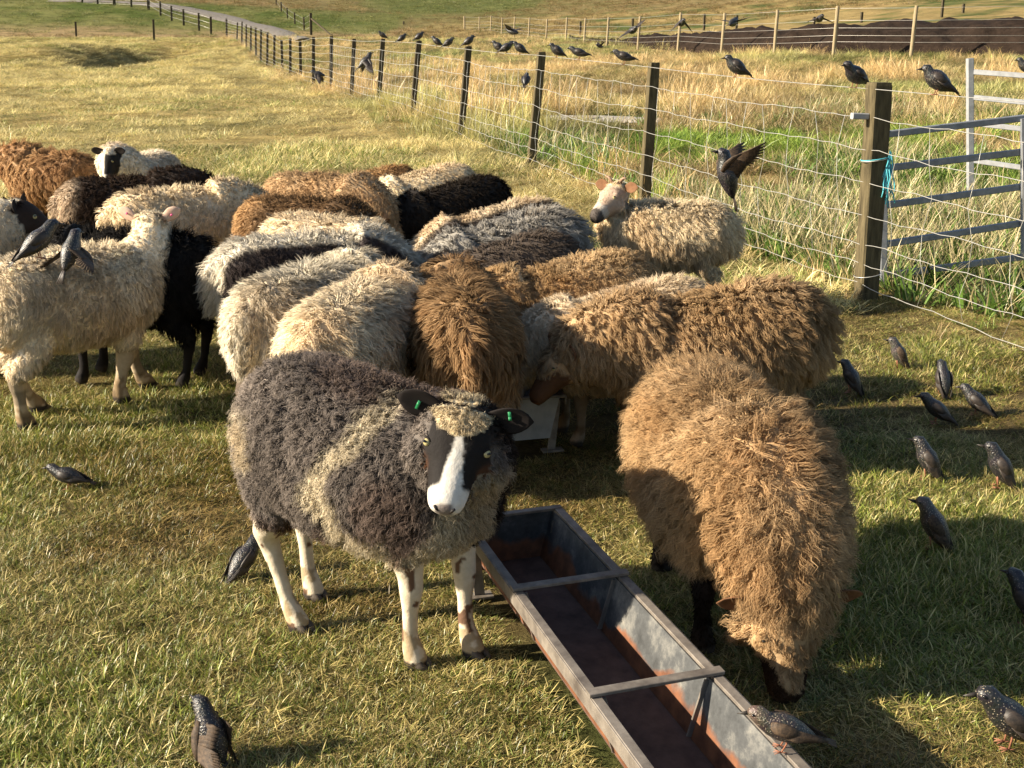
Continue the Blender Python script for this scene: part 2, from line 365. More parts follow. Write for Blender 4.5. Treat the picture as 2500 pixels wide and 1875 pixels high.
def sheep_raw(sp):
    """closed overlapping tubes of one sheep; also the skeleton used to tell wool from hide"""
    poll, hd = POSE[sp.get('pose', 'trough')]
    poll = np.array(sp.get('poll', poll), float); hd = norm(np.array(sp.get('hd', hd), float))
    fat = sp.get('fat', 1.0)
    tr = np.array([(-.395, .49, .05, .075), (-.37, .488, .12, .14), (-.31, .482, .172, .178), (-.20, .470, .20, .195), (-.05, .458, .212, .206), (.10, .456, .208, .205), (.20, .468, .19, .195), (.28, .484, .155, .172), (.33, .494, .105, .125), (.355, .497, .05, .06)])
    tr[:, 0] = np.where(tr[:, 0] < 0, tr[:, 0]*sp.get('tlen', 1.0), tr[:, 0]); parts = []; seg = []
    slp = sp.get('slope', 0.0); lft = sp.get('lift', 0.0); tr[:, 1] += lft; C = np.stack([tr[:, 0], tr[:, 0]*0, tr[:, 1] - slp*np.maximum(tr[:, 0] + .25, 0)], 1); parts.append(loft(C, tr[:, 2]*fat, tr[:, 3], n=20))
    for i in range(len(C)-1): seg.append((C[i], C[i+1], (tr[i, 2]+tr[i, 3])/2, (tr[i+1, 2]+tr[i+1, 3])/2, 0))
    n0 = np.array(sp.get('n0', (.20, 0, .535 + lft - slp*.45))); mid = np.array(sp.get('neckmid', (n0 + poll)/2 + np.array([.06, 0, .03])), float)
    end = poll + hd*.03
    N = bez(n0, mid, end, 8); nr = np.interp(np.linspace(0, 1, 8), [0, .45, .8, 1], [.17, .142, .112, .08])*sp.get('neck', 1)
    hu = norm(np.array([0, 0, 1.]) - hd*hd[2]) if abs(hd[2]) < .98 else np.array([1., 0, 0])
    hu = norm(np.array(sp['hu'], float) - hd*np.dot(sp['hu'], hd)) if 'hu' in sp else hu
    sidev = (0, 1, 0)
    parts.append(loft(N, nr, nr*1.06, (0, 0, 1) if abs(norm(end-n0)[2]) < .9 else (1, 0, 0), n=16))
    for i in range(7): seg.append((N[i], N[i+1], nr[i], nr[i+1], 1))
    hs = np.cross(hd, hu)
    hl = np.array([(-.03, 0, .035, .036), (-.015, .0, .052, .052), (.02, .0, .063, .066), (.06, -.004, .064, .068), (.095, -.008, .058, .062), (.125, -.009, .048, .053), (.155, -.009, .041, .045), (.185, -.010, .0375, .040), (.208, -.012, .034, .034), (.224, -.014, .026, .026), (.231, -.014, .012, .012)])
    k = sp.get('head', 1.12); H = poll + k*(hl[:, :1]*hd + hl[:, 1:2]*hu)
    hw = sp.get('hw', 1.0); parts.append(loft(H, hl[:, 2]*k*np.interp(hl[:, 0], [.06, .16], [hw, 1+(hw-1)*.45]), hl[:, 3]*k, hu, n=16))
    # cheeks and brow
    for s_ in (-1, 1):
        parts.append(ball(poll + k*(.075*hd + s_*.036*hw*hs - .030*hu), .040*k*hw)); parts.append(ball(poll + k*(.072*hd + s_*.046*hs + .03*hu), .018*k))
    for i in range(len(H)-1): seg.append((H[i], H[i+1], hl[i, 2]*k, hl[i+1, 2]*k, 2))
    feet = sp.get('feet', {})
    for key, s_, rear in (('fl', 1, 0), ('fr', -1, 0), ('rl', 1, 1), ('rr', -1, 1)):
        L = leg_chain(s_, rear, feet.get(key)); L[:, 2] *= 1 + lft/.43; g = sp.get('leg', 1.1)
        r = L[:, 3]*np.where(L[:, 2] < .3, g, 1)
        parts.append(loft(L[:, :3], r*np.where(L[:, 2] > .34, .75, 1), r, (1, 0, 0), n=12))
        for i in range(len(L)-1): seg.append((L[i, :3], L[i+1, :3], r[i], r[i+1], 3 if L[i+1, 2] >= sp.get('sock', .235) - .001 else 4))
    # tail
    T = (np.array([(-.36, 0, .56), (-.40, 0, .53), (-.415, 0, .47), (-.41, 0, .39), (-.405, 0, .34)]) + np.array([0, 0, lft]))*np.array([sp.get('tlen', 1.0), 1, 1]); parts.append(loft(T, [.05, .05, .045, .035, .015], [.045, .045, .04, .03, .012], (0, 1, 0), n=10))
    for i in range(4): seg.append((T[i], T[i+1], .04, .035, 0))
    return merge(parts), seg, dict(poll=poll, hd=hd, hu=hu, hs=hs, k=k)

def tri_of(me):
    me.calc_loop_triangles(); t = np.empty(len(me.loop_triangles)*3, np.int32); me.loop_triangles.foreach_get('vertices', t)
    v = np.empty(len(me.vertices)*3, np.float32); me.vertices.foreach_get('co', v)
    n = np.empty(len(me.vertices)*3, np.float32); me.vertices.foreach_get('normal', n)
    return v.reshape(-1, 3).astype(float), t.reshape(-1, 3), n.reshape(-1, 3).astype(float)

def strands(P, Nn, L, flow, clump, width, K, cf, curl, freq, seed, rough=.25, nmix=.55, out=.75):
    """tapering wavy locks; returns verts, tris, per-vertex parameter s, strand index, shading normals"""
    r = np.random.default_rng(seed); n = len(P)
    kd = kdtree.KDTree(len(clump))
    for i, c in enumerate(clump): kd.insert(P[c], i)
    kd.balance(); ci = np.array([clump[kd.find(p)[1]] for p in P])
    s = np.linspace(0, 1, K+1)[None, :, None]
    jit = norm(r.normal(size=(n, 3)))*rough
    d0 = norm(Nn*out + flow*.35 + jit); d1 = norm(Nn*out*.35 + flow + jit*1.5)
    def curve(idx): return P[idx][:, None, :] + L[idx][:, None, None]*(d0[idx][:, None, :]*s*(1-.5*s) + d1[idx][:, None, :]*s*s*.5)
    A = np.arange(n); X = curve(A); Xc = curve(ci)
    lean = (Xc - X)*(s**1.2)*cf
    sp_ = (r.random(n)*.35 + .65)[:, None, None]
    X = X + lean*sp_
    T = norm(X[:, -1] - X[:, 0]); b1 = norm(np.cross(T, Nn + jit)); b2 = np.cross(T, b1)
    ph = (r.random(n)*6.283)[ci] + r.normal(size=n)*.5; am = curl*L*(r.random(n)*.6 + .6)
    X = X + (b1[:, None, :]*np.sin(freq*6.283*s + ph[:, None, None]) + b2[:, None, :]*np.cos(freq*6.283*s + ph[:, None, None]) - b2[:, None, :]*np.cos(ph)[:, None, None] - b1[:, None, :]*np.sin(ph)[:, None, None])*am[:, None, None]*s**.7
    Tg = np.gradient(X, axis=1); roll = norm(Nn[:, None, :] + r.normal(size=(n, 1, 3))*.45)
    Sd = norm(np.cross(Tg, np.broadcast_to(roll, Tg.shape)))
    wdt = width*(r.random(n)*.7 + .65); wk = wdt[:, None, None]*np.array([(1 - .85*t**1.4) for t in np.linspace(0, 1, K+1)])[None, :, None]
    Lf = (X - Sd*wk/2)[:, :K]; Rt = (X + Sd*wk/2)[:, :K]; tip = X[:, K:]
    V = np.concatenate([np.stack([Lf, Rt], 2).reshape(n, 2*K, 3), tip], 1); nv = 2*K+1
    base = (np.arange(n)*nv)[:, None]; tris = []
    for k in range(K-1):
        a = 2*k; tris += [[a, a+1, a+3], [a, a+3, a+2]]
    tris.append([2*K-2, 2*K-1, 2*K]); tris = np.array(tris)
    F = (base[:, None, :] + tris[None, :, :]).reshape(-1, 3)
    sv = np.concatenate([np.repeat(np.arange(K)/K, 2), [1.0]])
    perp = norm(np.cross(Sd, Tg)); perp = perp*np.sign((perp*Nn[:, None, :]).sum(2, keepdims=True) + 1e-6)
    nn = norm(Nn[:, None, :]*nmix + perp*(1-nmix))
    nl = norm(nn - Sd*.45)[:, :K]; nr_ = norm(nn + Sd*.45)[:, :K]
    WN = np.concatenate([np.stack([nl, nr_], 2).reshape(n, 2*K, 3), nn[:, K:]], 1)
    return V.reshape(-1, 3), F, np.tile(sv, n), np.repeat(A, nv), WN.reshape(-1, 3)

def finish_sheep(sp, raw, seg, hf, ev_me, idx):
    """wool mask, colours, fleece, ears, eyes of one sheep"""
    r = np.random.default_rng(100+idx)
    V, T, Nv = tri_of(ev_me)
    best = np.full(len(V), 9e9); typ = np.zeros(len(V), int)
    for a, b, ra, rb, ty in seg:
        d, t = seg_dist(V, a, b); q = d/(ra + (rb-ra)*t)
        if ty == 2: q = q*.97
        m = q < best; best[m] = q[m]; typ[m] = ty
    q = V - hf['poll']; k = hf['k']; ht = q @ hf['hd']/k; hv = q @ hf['hu']/k; hsd = q @ hf['hs']/k
    wl = np.select([typ == 0, typ == 1, typ == 2, typ == 3], [1.0, sp.get('nkw', .85), 0.0, .75], 0.0)
    ft = sp.get('facewool', .06)
    headm = (typ == 2) | ((typ == 1) & (ht > .0) & (np.hypot(hv, hsd) < .08) & (ht < .26))
    wl = np.where(headm, np.clip((ft - ht)/.03, 0, 1)*.6, wl)
    wl = np.where(headm & (hv > sp.get('kv', .025)) & ((hsd/.062)**2 + ((ht - .0)/(ft + sp.get('knot', .045) + .004))**2 < 1), np.maximum(wl, .85), wl)   # topknot
    wl = np.where(headm, wl*min(1, .045/sp['len']), wl)
    wl = np.where((typ == 0) & (V[:, 2] < .36) & (np.abs(V[:, 1]) < .12), .6, wl)
    # smooth the mask over the mesh
    e = np.concatenate([T[:, :2], T[:, 1:], T[:, ::2]])
    for _ in range(3):
        sm = np.zeros(len(V)); ct = np.zeros(len(V))
        np.add.at(sm, e[:, 0], wl[e[:, 1]]); np.add.at(sm, e[:, 1], wl[e[:, 0]]); np.add.at(ct, e[:, 0], 1); np.add.at(ct, e[:, 1], 1)
        wl = .5*wl + .5*sm/np.maximum(ct, 1)
    wool_c = sp['wool'](V); face_c = sp['face'](ht, hv, hsd, len(V)); leg_c = np.array(sp['legc'])[None, :]*(.8 + .3*vnoise(V*30, 3))[:, None]
    col = wool_c.copy()
    stain = lambda Q, c: c*(1 - (sstep(.58, .8, vnoise(Q*5.5 + 9, 71 + idx))*.22*(c.max(1) > .3))[:, None]*np.array([[.75, 1.0, 1.25]]))
    col = stain(V, col)
    hb = headm & (ht > ft - sp.get('hback', .02)) & ~((hv > sp.get('kv', .025)) & ((hsd/.066)**2 + (ht/(ft + sp.get('knot', .045) + .010))**2 < 1))
    col[hb] = face_c[hb]; lm = typ == 4; col[lm] = leg_c[lm]
    if 'legspot' in sp:
        sm_ = lm & (vnoise(V*38, 77) > .76); col[sm_] = np.array(sp['legspot'])
    if sp.get('dirty', 0):
        dm = (typ >= 3) & (vnoise(V*22, 12+idx) > .55) & (V[:, 2] < .3); col[dm] *= .55
    mud = lm & (V[:, 2] < .07 + .05*vnoise(V*25, 91)) & (vnoise(V*45, 92) > .45); col[mud] *= np.array([.62, .55, .45])
    hoof = (typ == 4) & (V[:, 2] < .024); col[hoof] = (.035, .028, .022)
    knot = headm & ~hb
    if 'topknot' in sp: col[headm & (hv > sp.get('kv', .025) - .004) & ((hsd/.066)**2 + ((ht - .0)/(ft + sp.get('knot', .045) + .010))**2 < 1) & (ht > -.04)] = np.array(sp['topknot'])
    a = ev_me.attributes.new('col', 'FLOAT_COLOR', 'POINT'); a.data.foreach_set('color', np.concatenate([col, np.ones((len(col), 1))], 1).astype(np.float32).ravel())
    ev_me.materials.clear(); ev_me.materials.append(M['hide']); ev_me.polygons.foreach_set('use_smooth', np.ones(len(ev_me.polygons), bool))
    root = empty('sheep', sp['loc'], sp['rz']); root.scale = (sp.get('scale', 1.0),)*3; root.rotation_euler[1] = math.radians(sp.get('tilt', 0))
    tag(root, sp['label'], 'sheep', 'sheep of the flock')
    ev_me.name = 'body'; body = link('body', ev_me, root)
    # ---- fleece
    if True:
        ca, sa = math.cos(sp['rz']), math.sin(sp['rz'])
        camv = np.array([0, 0, CAM_H]) - np.array(sp['loc']); cl = np.array([ca*camv[0] + sa*camv[1], -sa*camv[0] + ca*camv[1], camv[2]])/sp.get('scale', 1)
        fa, fb, fc = V[T[:, 0]], V[T[:, 1]], V[T[:, 2]]; fn = np.cross(fb-fa, fc-fa); ar = np.linalg.norm(fn, axis=1)/2; fn = norm(fn)
        vw = (norm(cl - (fa+fb+fc)/3)*fn).sum(1)
        wt = ar*np.where(vw > -.3, 1.0, .07)*np.where(headm[T[:, 0]], sp.get('hdens', 1.6), 1)
        def pick(n, wts, seed):
            rr = np.random.default_rng(seed); f = rr.choice(len(T), n, p=wts/wts.sum()); u = rr.random((n, 2)); fl = u.sum(1) > 1; u[fl] = 1-u[fl]
            w3 = np.stack([1-u.sum(1), u[:, 0], u[:, 1]], 1)
            mixv = lambda A: (A[T[f]]*(w3[..., None] if A.ndim == 2 else w3)).sum(1)
            return mixv
        wm = wl[T].mean(1); n = sp['n']
        mv = pick(n, wt*np.where(wm > .08, .35 + .65*np.clip(wm, 0, 1), 0), 5+idx)
        P = mv(V); Nn = norm(mv(Nv)); ll = mv(wl); cc = stain(P, sp['wool'](P))
        hk = mv(headm.astype(float)) > .5
        if hk.any(): cc[hk] = mv(col)[hk]
        lk = mv((typ == 4).astype(float)) > .5
        if lk.any(): cc[lk] = mv(col)[lk]
        L = sp['len']*ll*(.65 + .6*r.random(n))
        rg = np.abs(vnoise(P*6.5 + 3.1, 61) - .5); crease = np.clip(1 - rg/.035, 0, 1)*(ll > .5)
        if sp.get('midpart'): crease = np.maximum(crease, np.exp(-((P[:, 1] - .02 - .015*np.sin(P[:, 2]*30))/.014)**2)*(P[:, 0] > .12))
        L = L*(1 - .55*crease)
        # the fleece parts along the back and falls to both sides, drifting backwards
        fl = np.stack([np.full(n, sp.get('back', -.35)), np.sign(P[:, 1])*np.clip(np.abs(P[:, 1])*8, 0, 1)*.6*(Nn[:, 2] > .2), np.full(n, -1.0)], 1)
        fl = fl + (np.stack([vnoise(P*9+11, 1), vnoise(P*9+31, 2), vnoise(P*9+57, 3)], 1) - .5)*1.15
        fl = fl - Nn*(fl*Nn).sum(1, keepdims=True); fl = fl/np.maximum(np.linalg.norm(fl, axis=1, keepdims=True), .6)*sp.get('droop', .8)
        clump = r.choice(n, max(20, int(n/sp.get('per', 14))), replace=False)
        SV, SF, s, si, WN = strands(P - Nn*.006, Nn, L, fl, clump, sp['width'], sp.get('K', 4), sp.get('cf', .68), sp.get('curl', .10), sp.get('freq', 1.5), idx, sp.get('rough', .15), .6, sp.get('out', .55))
        lv = sp.get('lumv', .44); lum = (1 - lv/2 + lv*r.random(n))[si]*(.86 + .28*vnoise(P*14, 41))[si]
        tipc = np.array(sp.get('tip', (1.12, 1.1, 1.06)))
        pal = 1 - np.clip(cc.max(1)/.34, 0, .9)[si]; tk = np.where(tipc.max() > 1.6, pal, 1.0); cv = cc[si]*lum[:, None]*(1 + (tipc-1)[None, :]*(s**sp.get('tpow', 1.3)*tk)[:, None])
        SV2, SF2, cv2, WN2 = [SV], [SF], [cv], [WN]
        if sp.get('fuzz', 0):                                          # short hair of face and legs
            nf = sp['fuzz']; ff0 = sp.get('facefuzz', 1); mv = pick(nf, wt*(wm < .35)*np.where(headm[T[:, 0]], ff0, 1)*(V[T].mean(1)[:, 2] > .02)*(1 + 1.5*(typ[T[:, 0]] == 2))*(np.minimum(np.abs(np.linalg.norm(V[T[:, 0]] - (hf['poll'] + k*(.088*hf['hd'] + .0455*sp.get('hw', 1.0)*hf['hs'] + .031*hf['hu'])), axis=1)), np.linalg.norm(V[T[:, 0]] - (hf['poll'] + k*(.088*hf['hd'] - .0455*sp.get('hw', 1.0)*hf['hs'] + .031*hf['hu'])), axis=1)) > .02), 77+idx); Pf = mv(V); Nf = norm(mv(Nv)); cf_ = mv(col)
            isf = mv((typ == 2).astype(float)) > .5
            ff = np.where(isf[:, None], hf['hd'][None, :]*-.2 - hf['hu'][None, :]*.5 + hf['hd'][None, :]*.9, np.array([[-.1, 0, -1.]]))
            ff = norm(ff - Nf*(ff*Nf).sum(1, keepdims=True))
            q_ = strands(Pf, Nf, np.where(isf, .006, .010)*(.6+.8*r.random(nf)), ff, r.choice(nf, nf//4, replace=False), .0028, 2, .3, .05, .5, 3, .2, .8, .4)
            o = len(SV); SV2.append(q_[0]); SF2.append(q_[1]+o); WN2.append(q_[4]); cv2.append(cf_[q_[3]]*(.85 + .3*r.random(nf))[q_[3]][:, None])
        SV = np.concatenate(SV2); cv = np.clip(np.concatenate(cv2), 0, .95)
        me = mesh_np('fleece', SV, np.concatenate(SF2), M['wool'], False, {'col': np.concatenate([cv, np.ones((len(cv), 1))], 1), 'wn': np.concatenate(WN2)})
        tag(link('fleece', me, root), kind='stuff')
    # ---- ears
    po, hd, hu, hs = hf['poll'], hf['hd'], hf['hu'], hf['hs']
    for s_ in (-1, 1):
        ed = sp.get('ear', (-.15, .9, .12)); d = norm(hd*ed[0] + hs*s_*ed[1] + hu*ed[2]); b0 = po + k*(.005*hd + s_*.048*hs + .028*hu)
        t = np.linspace(0, 1, 9); el = sp.get('earlen', .095)*k
        C = b0 + d*t[:, None]*el + hd*(t[:, None]**2*.018) ; fw = norm(hd*.8 + hu*.5 - d*((hd*.8+hu*.5) @ d))
        W = np.interp(t, [0, .15, .45, .7, .9, 1], [.012, .022, .033, .029, .015, .002])*k*sp.get('earlen', .105)/.105
        Vv, F = loft(C, W, np.full(9, .0036)*np.interp(t, [0, .9, 1], [1.8, 1, .3]), fw, n=12)
        cup = ((Vv - b0) @ np.cross(d, fw)); Vv = Vv + fw*(cup**2*9)[:, None]
        ear = part('ear', (Vv, F), sp['earm'], root)
        if sp.get('tags') and (sp.get('tagside', 0) in (0, s_)):
            tc_ = b0 + d*el*.5 + fw*.012; up_ = np.cross(d, fw)
            part('ear_tag', [bar(tc_ - up_*.020, tc_ + up_*.002, .007, .003, fw), bar(tc_ - up_*.004 - fw*.02, tc_ - up_*.004 + fw*.006, .007, .007, up_)], M[sp['tags']], ear)
    for s_ in (-1, 1):
        ec = po + k*(.088*hd + s_*.0455*sp.get('hw', 1.0)*hs + .031*hu); gaze = norm(hs*s_*.7 + hd*.15 + hu*.65)
        er = sp.get('eyer', .011); hz = norm(np.cross(gaze, np.array([0, 0, 1.]))); uz = np.cross(hz, gaze); ec = ec - gaze*er*.35*k; ey = part('eye', ball(ec, er*k, 12, 8), M['eye'], root)
        part('eyelid', [tube([ec + hz*x*er*1.2*k + uz*er*(.92 - .55*x*x)*k + gaze*er*.42*(1-.5*x*x)*k for x in np.linspace(-1, 1, 7)], np.array([.0008, .0022, .0032, .0036, .0032, .0022, .0008])*k, 6)], sp['earm'], ey)
        pc = ec + gaze*er*.96*k; part('pupil', [tube([pc - hz*.0062*k - gaze*.0016*k, pc, pc + hz*.0062*k - gaze*.0016*k], [.0022*k, .0036*k, .0022*k], 6)], M['pupil'], ey)
    if sp.get('cloven'):
        for key, sd_, rear in (('fl', 1, 0), ('fr', -1, 0), ('rl', 1, 1), ('rr', -1, 1)):
            f = leg_chain(sd_, rear, sp.get('feet', {}).get(key))[-1, :2]; q = []
            for c_ in (-1, 1):
                q.append(loft([(f[0] - .022, f[1] + c_*.012, .018), (f[0], f[1] + c_*.0135, .017), (f[0] + .022, f[1] + c_*.0135, .011), (f[0] + .042, f[1] + c_*.0085, .005)], [.010, .0135, .0125, .004], [.017, .019, .012, .004], (0, 0, 1), 8))
            part('hoof', q, M['hoof'], root)
    if sp.get('muzzle'):
        for s_ in (-1, 1):
            nc = po + k*(.222*hd + s_*.0155*hs + .000*hu); part('nostril', [tube([nc + hs*s_*.007 + hu*.009, nc + hd*.004, nc - hs*s_*.004 - hu*.006 + hd*.005], [.003, .0045, .0025], 6)], M['nostril'], root)
        mc = po + k*(.226*hd - .024*hu); part('mouth', [tube([mc + hs*x*.028 - hd*abs(x)**2*.028 - hu*.004*abs(x) + hd*.001 for x in np.linspace(-1, 1, 9)], .0022, 5)], M['nostril'], root)
    if sp.get('horns'):
        for s_ in (-1, 1):
            b0 = po + .0*hd + s_*.028*hs + .055*hu
            C = np.array([b0, b0 + hu*.03 + s_*hs*.012, b0 + hu*.05 + s_*hs*.035 - hd*.01, b0 + hu*.055 + s_*hs*.06 - hd*.015, b0 + hu*.045 + s_*hs*.075 - hd*.012])
            C = b0 + (C - b0)*.75; part('horn', loft(C, [.012, .011, .009, .006, .002], [.012, .011, .009, .006, .002], hd, n=10), M['horn'], root)
    return root

# ---- wool and face colours
CREAM, WHITE, TAN, GINGER, DBROWN, BLACK, GREY = (.56, .45, .31), (.60, .52, .40), (.38, .235, .115), (.29, .135, .05), (.055, .034, .021), (.012, .0105, .010), (.21, .195, .175)
def plain_c(c, var=.16, c2=None, sc=7, lo=.45, hi=.75):
    c = np.array(c)
    def f(P):
        o = np.repeat(c[None, :], len(P), 0)*(1 - var/2 + var*vnoise(P*11, 8))[:, None]
        if c2 is not None:
            t = sstep(lo, hi, vnoise(P*sc, 15)); o = o*(1-t[:, None]) + np.array(c2)[None, :]*t[:, None]
        return o
    return f
def face_plain(c, muzzle=None):
    def f(t, v, s, n):
        o = np.repeat(np.array(c)[None, :], n, 0)
        if muzzle is not None: o[t > .17] = np.array(muzzle)
        o[(t > .219) & (v > -.012)] *= .4
        return o
    return f
def piebald(P):
    P = P - np.array([0, 0, .055]); x, y, z = P.T; n = vnoise(P*13, 4); n2 = vnoise(P*5, 6)
    o = np.array((.098, .084, .074))[None, :]*(.7 + .6*n)[:, None]
    t = sstep(.5, .75, n2); o = o*(1 - .35*t[:, None]) + np.array((.085, .048, .034))[None, :]*(.35*t)[:, None]
    low = sstep(.33, .24, z + (n-.5)*.08); o = o*(1-low[:, None]) + np.array((.075, .042, .03))[None, :]*low[:, None]
    cream = np.array((.54, .465, .335))
    w_ = (n-.5)*.05
    # the cream band behind the shoulder on its right flank, and the pale rump streak
    xb = .115 - .09*sstep(.62, .42, z) + .07*sstep(.42, .26, z)
    w_ = w_*1.8 + (vnoise(P*30, 9) - .5)*.03; band = sstep(.050, .016, np.abs(x - xb + w_))*(y < .0)*sstep(.66, .58, z)
    band = np.maximum(band, sstep(.36, .32, z + w_)*sstep(.10, .06, np.abs(x - .10))*(y < .06))
    rump = .8*sstep(.045, .015, np.abs(x + .255 + w_))*sstep(.58, .50, z)*sstep(.38, .46, z)*(y < .05)
    chest = 1.2*sstep(.19, .23, x)*sstep(.53, .47, z)*sstep(.18, .23, z)*sstep(.085, .06, np.abs(y + .06 + w_*.5))
    blk = np.maximum(sstep(.23, .28, x + w_)*(y > -.03), sstep(.55, .6, z)*sstep(.24, .29, x)*(y > -.10)); blk = np.maximum(blk, sstep(.16, .2, x)*(y > -.13)*(y < -.03)*sstep(.40, .34, z)*.8)
    o = o*(1-blk[:, None]) + np.array((.018, .014, .012))[None, :]*blk[:, None]
    m = np.clip(band + rump + chest, 0, 1)
    return o*(1-m[:, None]) + cream[None, :]*(.85 + .3*n)[:, None]*m[:, None]
def piebald_face(t, v, s, n):
    q = (vnoise(np.stack([t*90, v*90, s*90], 1), 5) - .5)*.008; s2 = s + q; t2 = t + q
    mixin = lambda o, c, m: o*(1-m[:, None]) + np.array(c)[None, :]*m[:, None]
    o = np.repeat(np.array((.013, .0105, .0095))[None, :], n, 0)
    o = mixin(o, (.065, .03, .016), sstep(.050, .060, np.abs(s2))*sstep(.05, .07, t2)*sstep(.15, .13, t2)*sstep(.022, .008, v))
    wd = .004 + .023*np.clip((t2-.05)/.13, 0, 1.3); o = mixin(o, (.66, .62, .56), sstep(wd + .003, wd - .003, np.abs(s2 + .004))*sstep(-.03, -.015, v))
    o = mixin(o, (.66, .62, .56), sstep(.172, .182, t2 - .25*np.maximum(s2 - .02, 0)))
    o = mixin(o, (.13, .10, .095), sstep(.214, .221, t2)*sstep(.022, .015, np.abs(s2))*sstep(-.022, -.014, v)*.85)
    return o
def band_c(c, c2, fn):
    f0 = plain_c(c); f1 = plain_c(c2)
    def f(P):
        t = fn(P)[:, None]; return f0(P)*(1-t) + f1(P)*t
    return f
M['ear_black'] = m_plain('black_ear', (.016, .013, .012), .8, .1); M['ear_pale'] = m_simple('pale_ear', (.42, .26, .19), (.55, .42, .32), 30, .8, .1, .1)
M['ear_brown'] = m_simple('brown_ear', (.10, .05, .025), (.20, .10, .05), 30, .8, .1, .1)
def spot_from_rump(px, py, zb, heading, scale=1.0, back=.33):  # back: how far behind the sheep's middle that point lies
    """ground position of a sheep from the photo pixel of the top of its rump, whose height over the ground is known"""
    p = at(px, py, zb*scale); h = math.radians(heading)
    return (p[0] + back*scale*math.cos(h), p[1] + back*scale*math.sin(h), 0.0)
def to_local(sp_loc, rz, p, sc=1.0):
    d = (np.array(p) - np.array(sp_loc))/sc; c, s = math.cos(rz), math.sin(rz)
    return (c*d[0] + s*d[1], -s*d[0] + c*d[1], d[2])
SHEEP = []
def sheep(label, px, py, heading, wool, face, legc, earm, zb=.71, scale=1.0, loc=None, **kw):
    l = loc if loc is not None else spot_from_rump(px, py, zb, heading, scale, kw.pop('back_at', .33))
    sp = dict(label=label, loc=tuple(l), rz=math.radians(heading), wool=wool, face=face, legc=legc, earm=M[earm], scale=scale)
    sp.update(dict(n=9500, len=.05, width=.0056, K=3, vox=.018, per=7)); sp.update(kw); SHEEP.append(sp); return sp
NEAR = dict(n=44000, width=.0027, K=4, vox=.0072); MID = dict(n=23000, width=.0037, K=3, vox=.015)
pf = lambda c, m=None: face_plain(c, m)

# the piebald ewe in front, placed by its four hooves
_h = [at(650, 1362), at(680, 1292), at(900, 1438), at(1025, 1418)]
_rr, _rl, _fr, _fl = _h; _o = (_rr + _rl + _fr + _fl)/4; _rz = math.atan2(*(((_fr+_fl)-(_rr+_rl))[:2][::-1]))
loc_l = lambda p: to_local(_o, _rz, p)[:2]
_poll = to_local(_o, _rz, atd(1003, 902, 2.56)); _nose = np.array(to_local(_o, _rz, atd(968, 1062, 2.44)))
sheep('grey and cream piebald ewe with black and white face at the trough end', 0, 0, math.degrees(_rz), piebald, piebald_face, (.66, .57, .43), 'ear_black', loc=(_o[0], _o[1], 0),
      poll=_poll, hd=tuple(_nose - np.array(_poll)), hu=(_nose[0]-_poll[0]+.45*math.cos(-_rz-1.57), .45*math.sin(-_rz-1.57), .35), feet=dict(rr=loc_l(_rr), rl=loc_l(_rl), fr=loc_l(_fr), fl=loc_l(_fl)), topknot=(.60, .49, .32), tags='tag_green', muzzle=True,
      len=.042, curl=.16, freq=2.2, per=8, droop=.6, tip=(4.0, 3.9, 3.75), tpow=1.9, lumv=.8, hw=1.52, head=1.0, eyer=.0098, lift=.055, tlen=.88, slope=.10, neck=.88, leg=1.02, out=.8, cloven=1, nkw=.6, earlen=.112, hback=.09, knot=.032, kv=-.002, eyes=-.004, ear=(-.22, .92, .14), legspot=(.14, .08, .05), sock=.30, facewool=.03, neckmid=(.33, 0, .58), **NEAR)
# the ginger ewe grazing towards the camera on the right
sheep('fluffy ginger brown ewe grazing head down beside the trough', 0, 0, -85, plain_c((0.473, 0.325, 0.180), .25, (0.396, 0.261, 0.136), 6), pf((.05, .03, .02)), (.03, .022, .017), 'ear_brown', loc=(.56, 2.95, 0), scale=1.0, zb=.66,
      lift=-.055, slope=.06, poll=(.42, .04, .25), hd=(.26, .02, -.95), hu=(1, 0, .3), neckmid=(.40, .03, .46), head=1.15, hw=1.15, eyer=.006, neck=1.15, nkw=.9, earlen=.105, len=.075, curl=.12, freq=1.8, per=17, droop=.6, cf=.85, tip=(1.85, 1.85, 1.8), lumv=.6, tags='tag_yellow', tagside=-1, facewool=.15, fat=1.0, sock=.2, midpart=1, fuzz=4000, **NEAR)
# the brown ewe behind it
sheep('ginger brown ewe standing side-on with long hanging locks and lowered head', 1692, 590, 184, plain_c((0.440, 0.307, 0.174), .2, (0.374, 0.249, 0.130), 5), pf((.10, .05, .025)), (.02, .015, .012), 'ear_brown', zb=.70,
      back_at=.25, slope=.2, poll=(.50, .0, .43), hd=(.62, .16, -.72), neckmid=(.40, 0, .47), len=.075, per=20, droop=1.15, cf=.9, curl=.09, freq=2.6, lumv=.6, tip=(1.8, 1.75, 1.65), neck=1.05, fat=1.06, facewool=.10, head=1.0, eyer=.009, **dict(MID, n=27000, K=4))
sheep('pale cream ewe standing between two brown ewes', 1505, 574, 197, plain_c((0.650, 0.526, 0.370)), pf((.4, .33, .25)), (.22, .165, .11), 'ear_pale', zb=.71, scale=.92, slope=.2, poll=(.47, .0, .33), hd=(.5, .1, -.8), len=.05, per=10, droop=.7, **MID)  # cream legs given a darker colour: the shade they stand in is painted on
sheep('tan ewe with curly wool, head hidden at the trough', 1372, 520, 196, plain_c((0.506, 0.360, 0.205), .2, (0.407, 0.267, 0.136), 9), pf((.2, .12, .07)), (.2, .12, .06), 'ear_brown', zb=.71, scale=.96, slope=.2, len=.055, curl=.16, freq=2, droop=.5, per=14, **MID)
